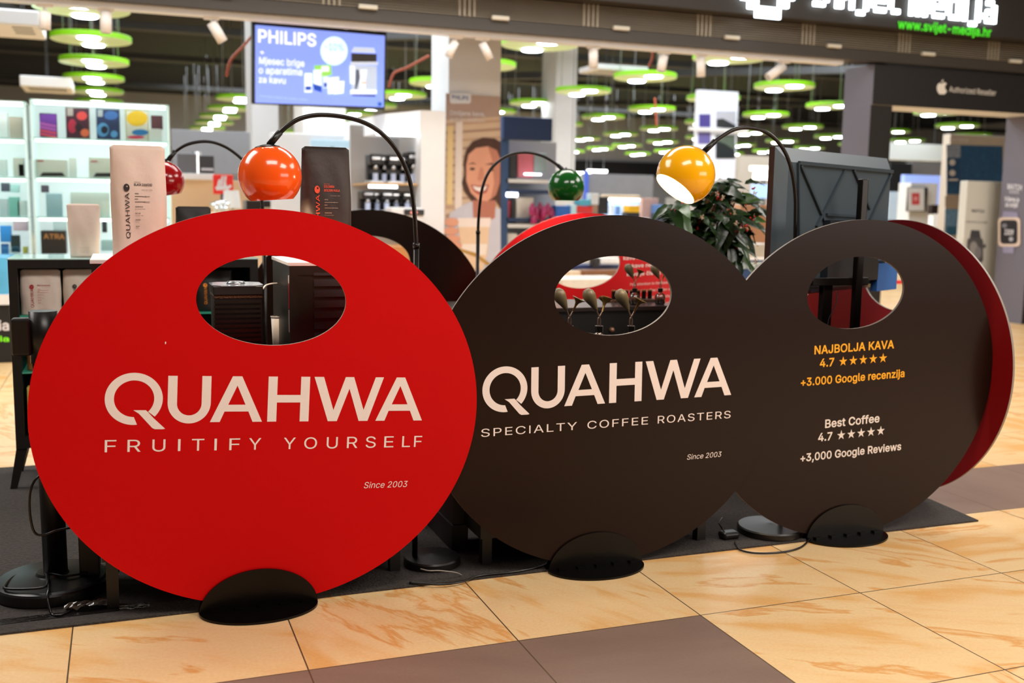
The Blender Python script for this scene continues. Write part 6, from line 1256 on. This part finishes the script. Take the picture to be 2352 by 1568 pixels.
rt = root('lit_display_case', tuple(P(1430, 500, 12.2)), 'bright blue-white lit display case with beige arched top', 'display case')
box_px('lit_panel', None, None, 1394, 462, 1470, 500, 12.2, .1, mat('#a8c8f0', .4, emit=.6, var=.3, scale=6), parent=rt); box_px('beige_arch', None, None, 1386, 447, 1472, 456, 12.1, .1, mat('#d0b898', .4), parent=rt, r=.03); box_px('white_rail', None, None, 1388, 456, 1470, 461, 12.1, .05, glow('#fff', 1.2) if False else STRIP, parent=rt)
GK = 'white and blue products in the lit case'
for i, x in enumerate((1402, 1416, 1430, 1448, 1462)):
    box_px('lit_product', 'small pale product, %s in the lit display case' % ORD[i], 'box', x, 470+3*(i % 2), x+9, 494, 12.0, .05, mat(('#f0f4fa', '#7aa0d8')[i % 2], .4), group=GK)
box_px('blue_ad_panel', 'grey wall panel with blue edge behind the green lamp', 'panel', 1340, 400, 1500, 462, 14, .1, mat('#83878e', .6, var=.1), r=0, zfloor=0)
box_px('blue_edge_post', 'thin bright blue post behind the green lamp', 'post', 1344, 392, 1352, 460, 13.9, .05, mat('#4a6ad8', .5), r=0, zfloor=0)
for (a, b, c_, d_, lab) in ((1308, 395, 1357, 401, 'long tube light above the green lamp, left'), (1353, 390, 1395, 396, 'long tube light above the green lamp, right')): box_px('tube_light', lab, 'ceiling light', a, b, c_, d_, 18, .1, glow('#ffffff', 6), rod='up')
box_px('pink_packet_stack', 'pale pink display block left of the plant', 'display', 1474, 455, 1512, 520, 12.3, .3, mat('#e8b8a4', .5), zfloor=0)
# things seen through the brown disc hole and behind back discs
for a in (('pale counter slab seen in the back red disc hole', 1290, 640, 1440, 690, '#d8d4c8', 7.4, .4, 'counter'), ('navy shelf seen in the back red disc hole', 1290, 608, 1440, 620, '#16285c', 8.4, .3, 'shelf'), ('brown crate seen in the back red disc hole', 1340, 620, 1440, 634, '#7a5030', 8.15, .15, 'crate'),
          ('cream packets on counter in back red disc hole', 1306, 622, 1340, 640, '#d8c4a8', 8.2, .1, 'box'), ('black pot seen in the back red disc hole', 1364, 592, 1378, 612, '#202020', 8.3, .1, 'pot'), ('white tub seen in the back red disc hole', 1380, 592, 1425, 606, '#e8eaea', 8.3, .1, 'tub')):
    good(a[0], *a[1:6], Y=a[6], dep=a[7], cat=a[8])
# poster lattice in the middle distance
rt = root('hanging_poster_frame', tuple(P(1650, 400, 16)), 'white hanging frame with mountain posters behind yellow lamp', 'poster')
FR = mat('#dfe6f4', .5, emit=.2, var=0)
box_px('backing', None, None, 1600, 208, 1692, 420, 16, .1, FR, parent=rt, rod='up')
B = Board(P(1600, 400, 15.99), (1, 0, 0), (0, -1, 0))
B.rect(1606, 262, 1632, 292, mat('#4a3f90', .5)); B.rect(1645, 255, 1690, 292, mat('#b8bccc', .5)); B.poly([(1646, 274), (1660, 272), (1690, 288), (1690, 296), (1646, 292)], mat('#2a2c30', .5)); B.rect(1604, 304, 1632, 330, mat('#6a64a8', .5)); B.rect(1644, 310, 1688, 364, mat('#5a6a60', .5, var=.3, scale=6)); B.poly([(1644, 322), (1665, 330), (1688, 345), (1688, 364), (1644, 364)], mat('#20282c', .5)); B.build('posters', rt)
box_px('cross_rail', None, None, 1585, 294, 1720, 302, 15.9, .06, WH, parent=rt)
# right mid ground between plant and monitor
box_px('far_light_wall', 'pale lit wall far behind the plant and monitor', 'partition', 1694, 358, 1790, 520, 19, .2, mat('#bab4ac', .6), r=0, zfloor=0)
for (a, b, c_, d_, Y, lab, em) in ((1728, 382, 1782, 392, 18, 'long white light bar beside the monitor edge', 3.0), (1736, 397, 1784, 412, 17, 'short wide white lightbox beside the monitor edge', 3.5)): box_px('lightbox', lab, 'light', a, b, c_, d_, Y, .1, glow('#fff8ee', em), rod='down')
box_px('distant_screen', 'pale blue screen behind the plant top', 'screen', 1728, 424, 1776, 455, 15, .05, glow('#9ac0f0', .9), rod='down')
box_px('promo_desk', 'navy and white promotional desk between the dark discs', 'desk', 1690, 596, 1790, 680, 8.0, .4, mat('#24406c', .5), zfloor=0)
B = Board(P(1700, 620, 7.99), (1, 0, 0), (0, -1, 0)); B.rect(1705, 590, 1765, 597, WH); B.rect(1700, 602, 1760, 616, mat('#c8d4d0', .5)); B.text('fonLand', 1704, 614, 1756, 614, 10, mat('#4a5a64', .5), .02); tag(B.build('desk_print'), 'pale lettered band on the navy desk front', 'sign')
for (a, b, c_, d_, col_, Y, lab) in ((1560, 470, 1600, 540, '#e8e8ec', 11, 'white display block seen through the plant leaves'), (1625, 480, 1650, 560, '#d8a8a0', 11.5, 'pink display block seen through the plant'), (1520, 470, 1556, 500, '#5c80b0', 12, 'blue display screen left of the plant'), (1520, 490, 1560, 560, '#3a4454', 11, 'dark blue cabinet left of the plant'),
    (1655, 500, 1700, 600, '#e8eaf0', 10.5, 'white shelf block right of the plant trunk'), (1700, 470, 1775, 560, '#c89878', 12.5, 'tan display stand beside the monitor edge'), (1700, 560, 1775, 594, '#e0dcd4', 11, 'cream bench beside the monitor edge')):
    box_px('display_block', lab, 'display', a, b, c_, d_, Y, .3, mat(col_, .5, var=.15), zfloor=0)
# ceiling-level suspended banner and far shelving rows
for i in range(7):
    x = 5.5+2.3*i; y = 22+2*(i % 3)
    rt = root('shelf_row', (x, y, 0), 'distant white gondola shelf row, %s from the left' % ORD[i], 'shelving', 'distant shelf rows')
    g = MB(); g.box((x, y, 0), (x+1.5, y+.5, 1.5)); g.build('carcass', LG, rt)
    for q in range(3):
        g = MB()
        for w in range(6): g.box((x+.05+.24*w, y-.03, .3+.42*q), (x+.25+.24*w, y, .62+.42*q), w % 3)
        g.build('goods_row', [mat(R.choice(['#b04040', '#4070b0', '#d8d8d8', '#e0a030']), .5), mat(R.choice(['#30508a', '#eeeeee', '#508050']), .5), mat(R.choice(['#202428', '#c8c8d0', '#a03060']), .5)], rt)
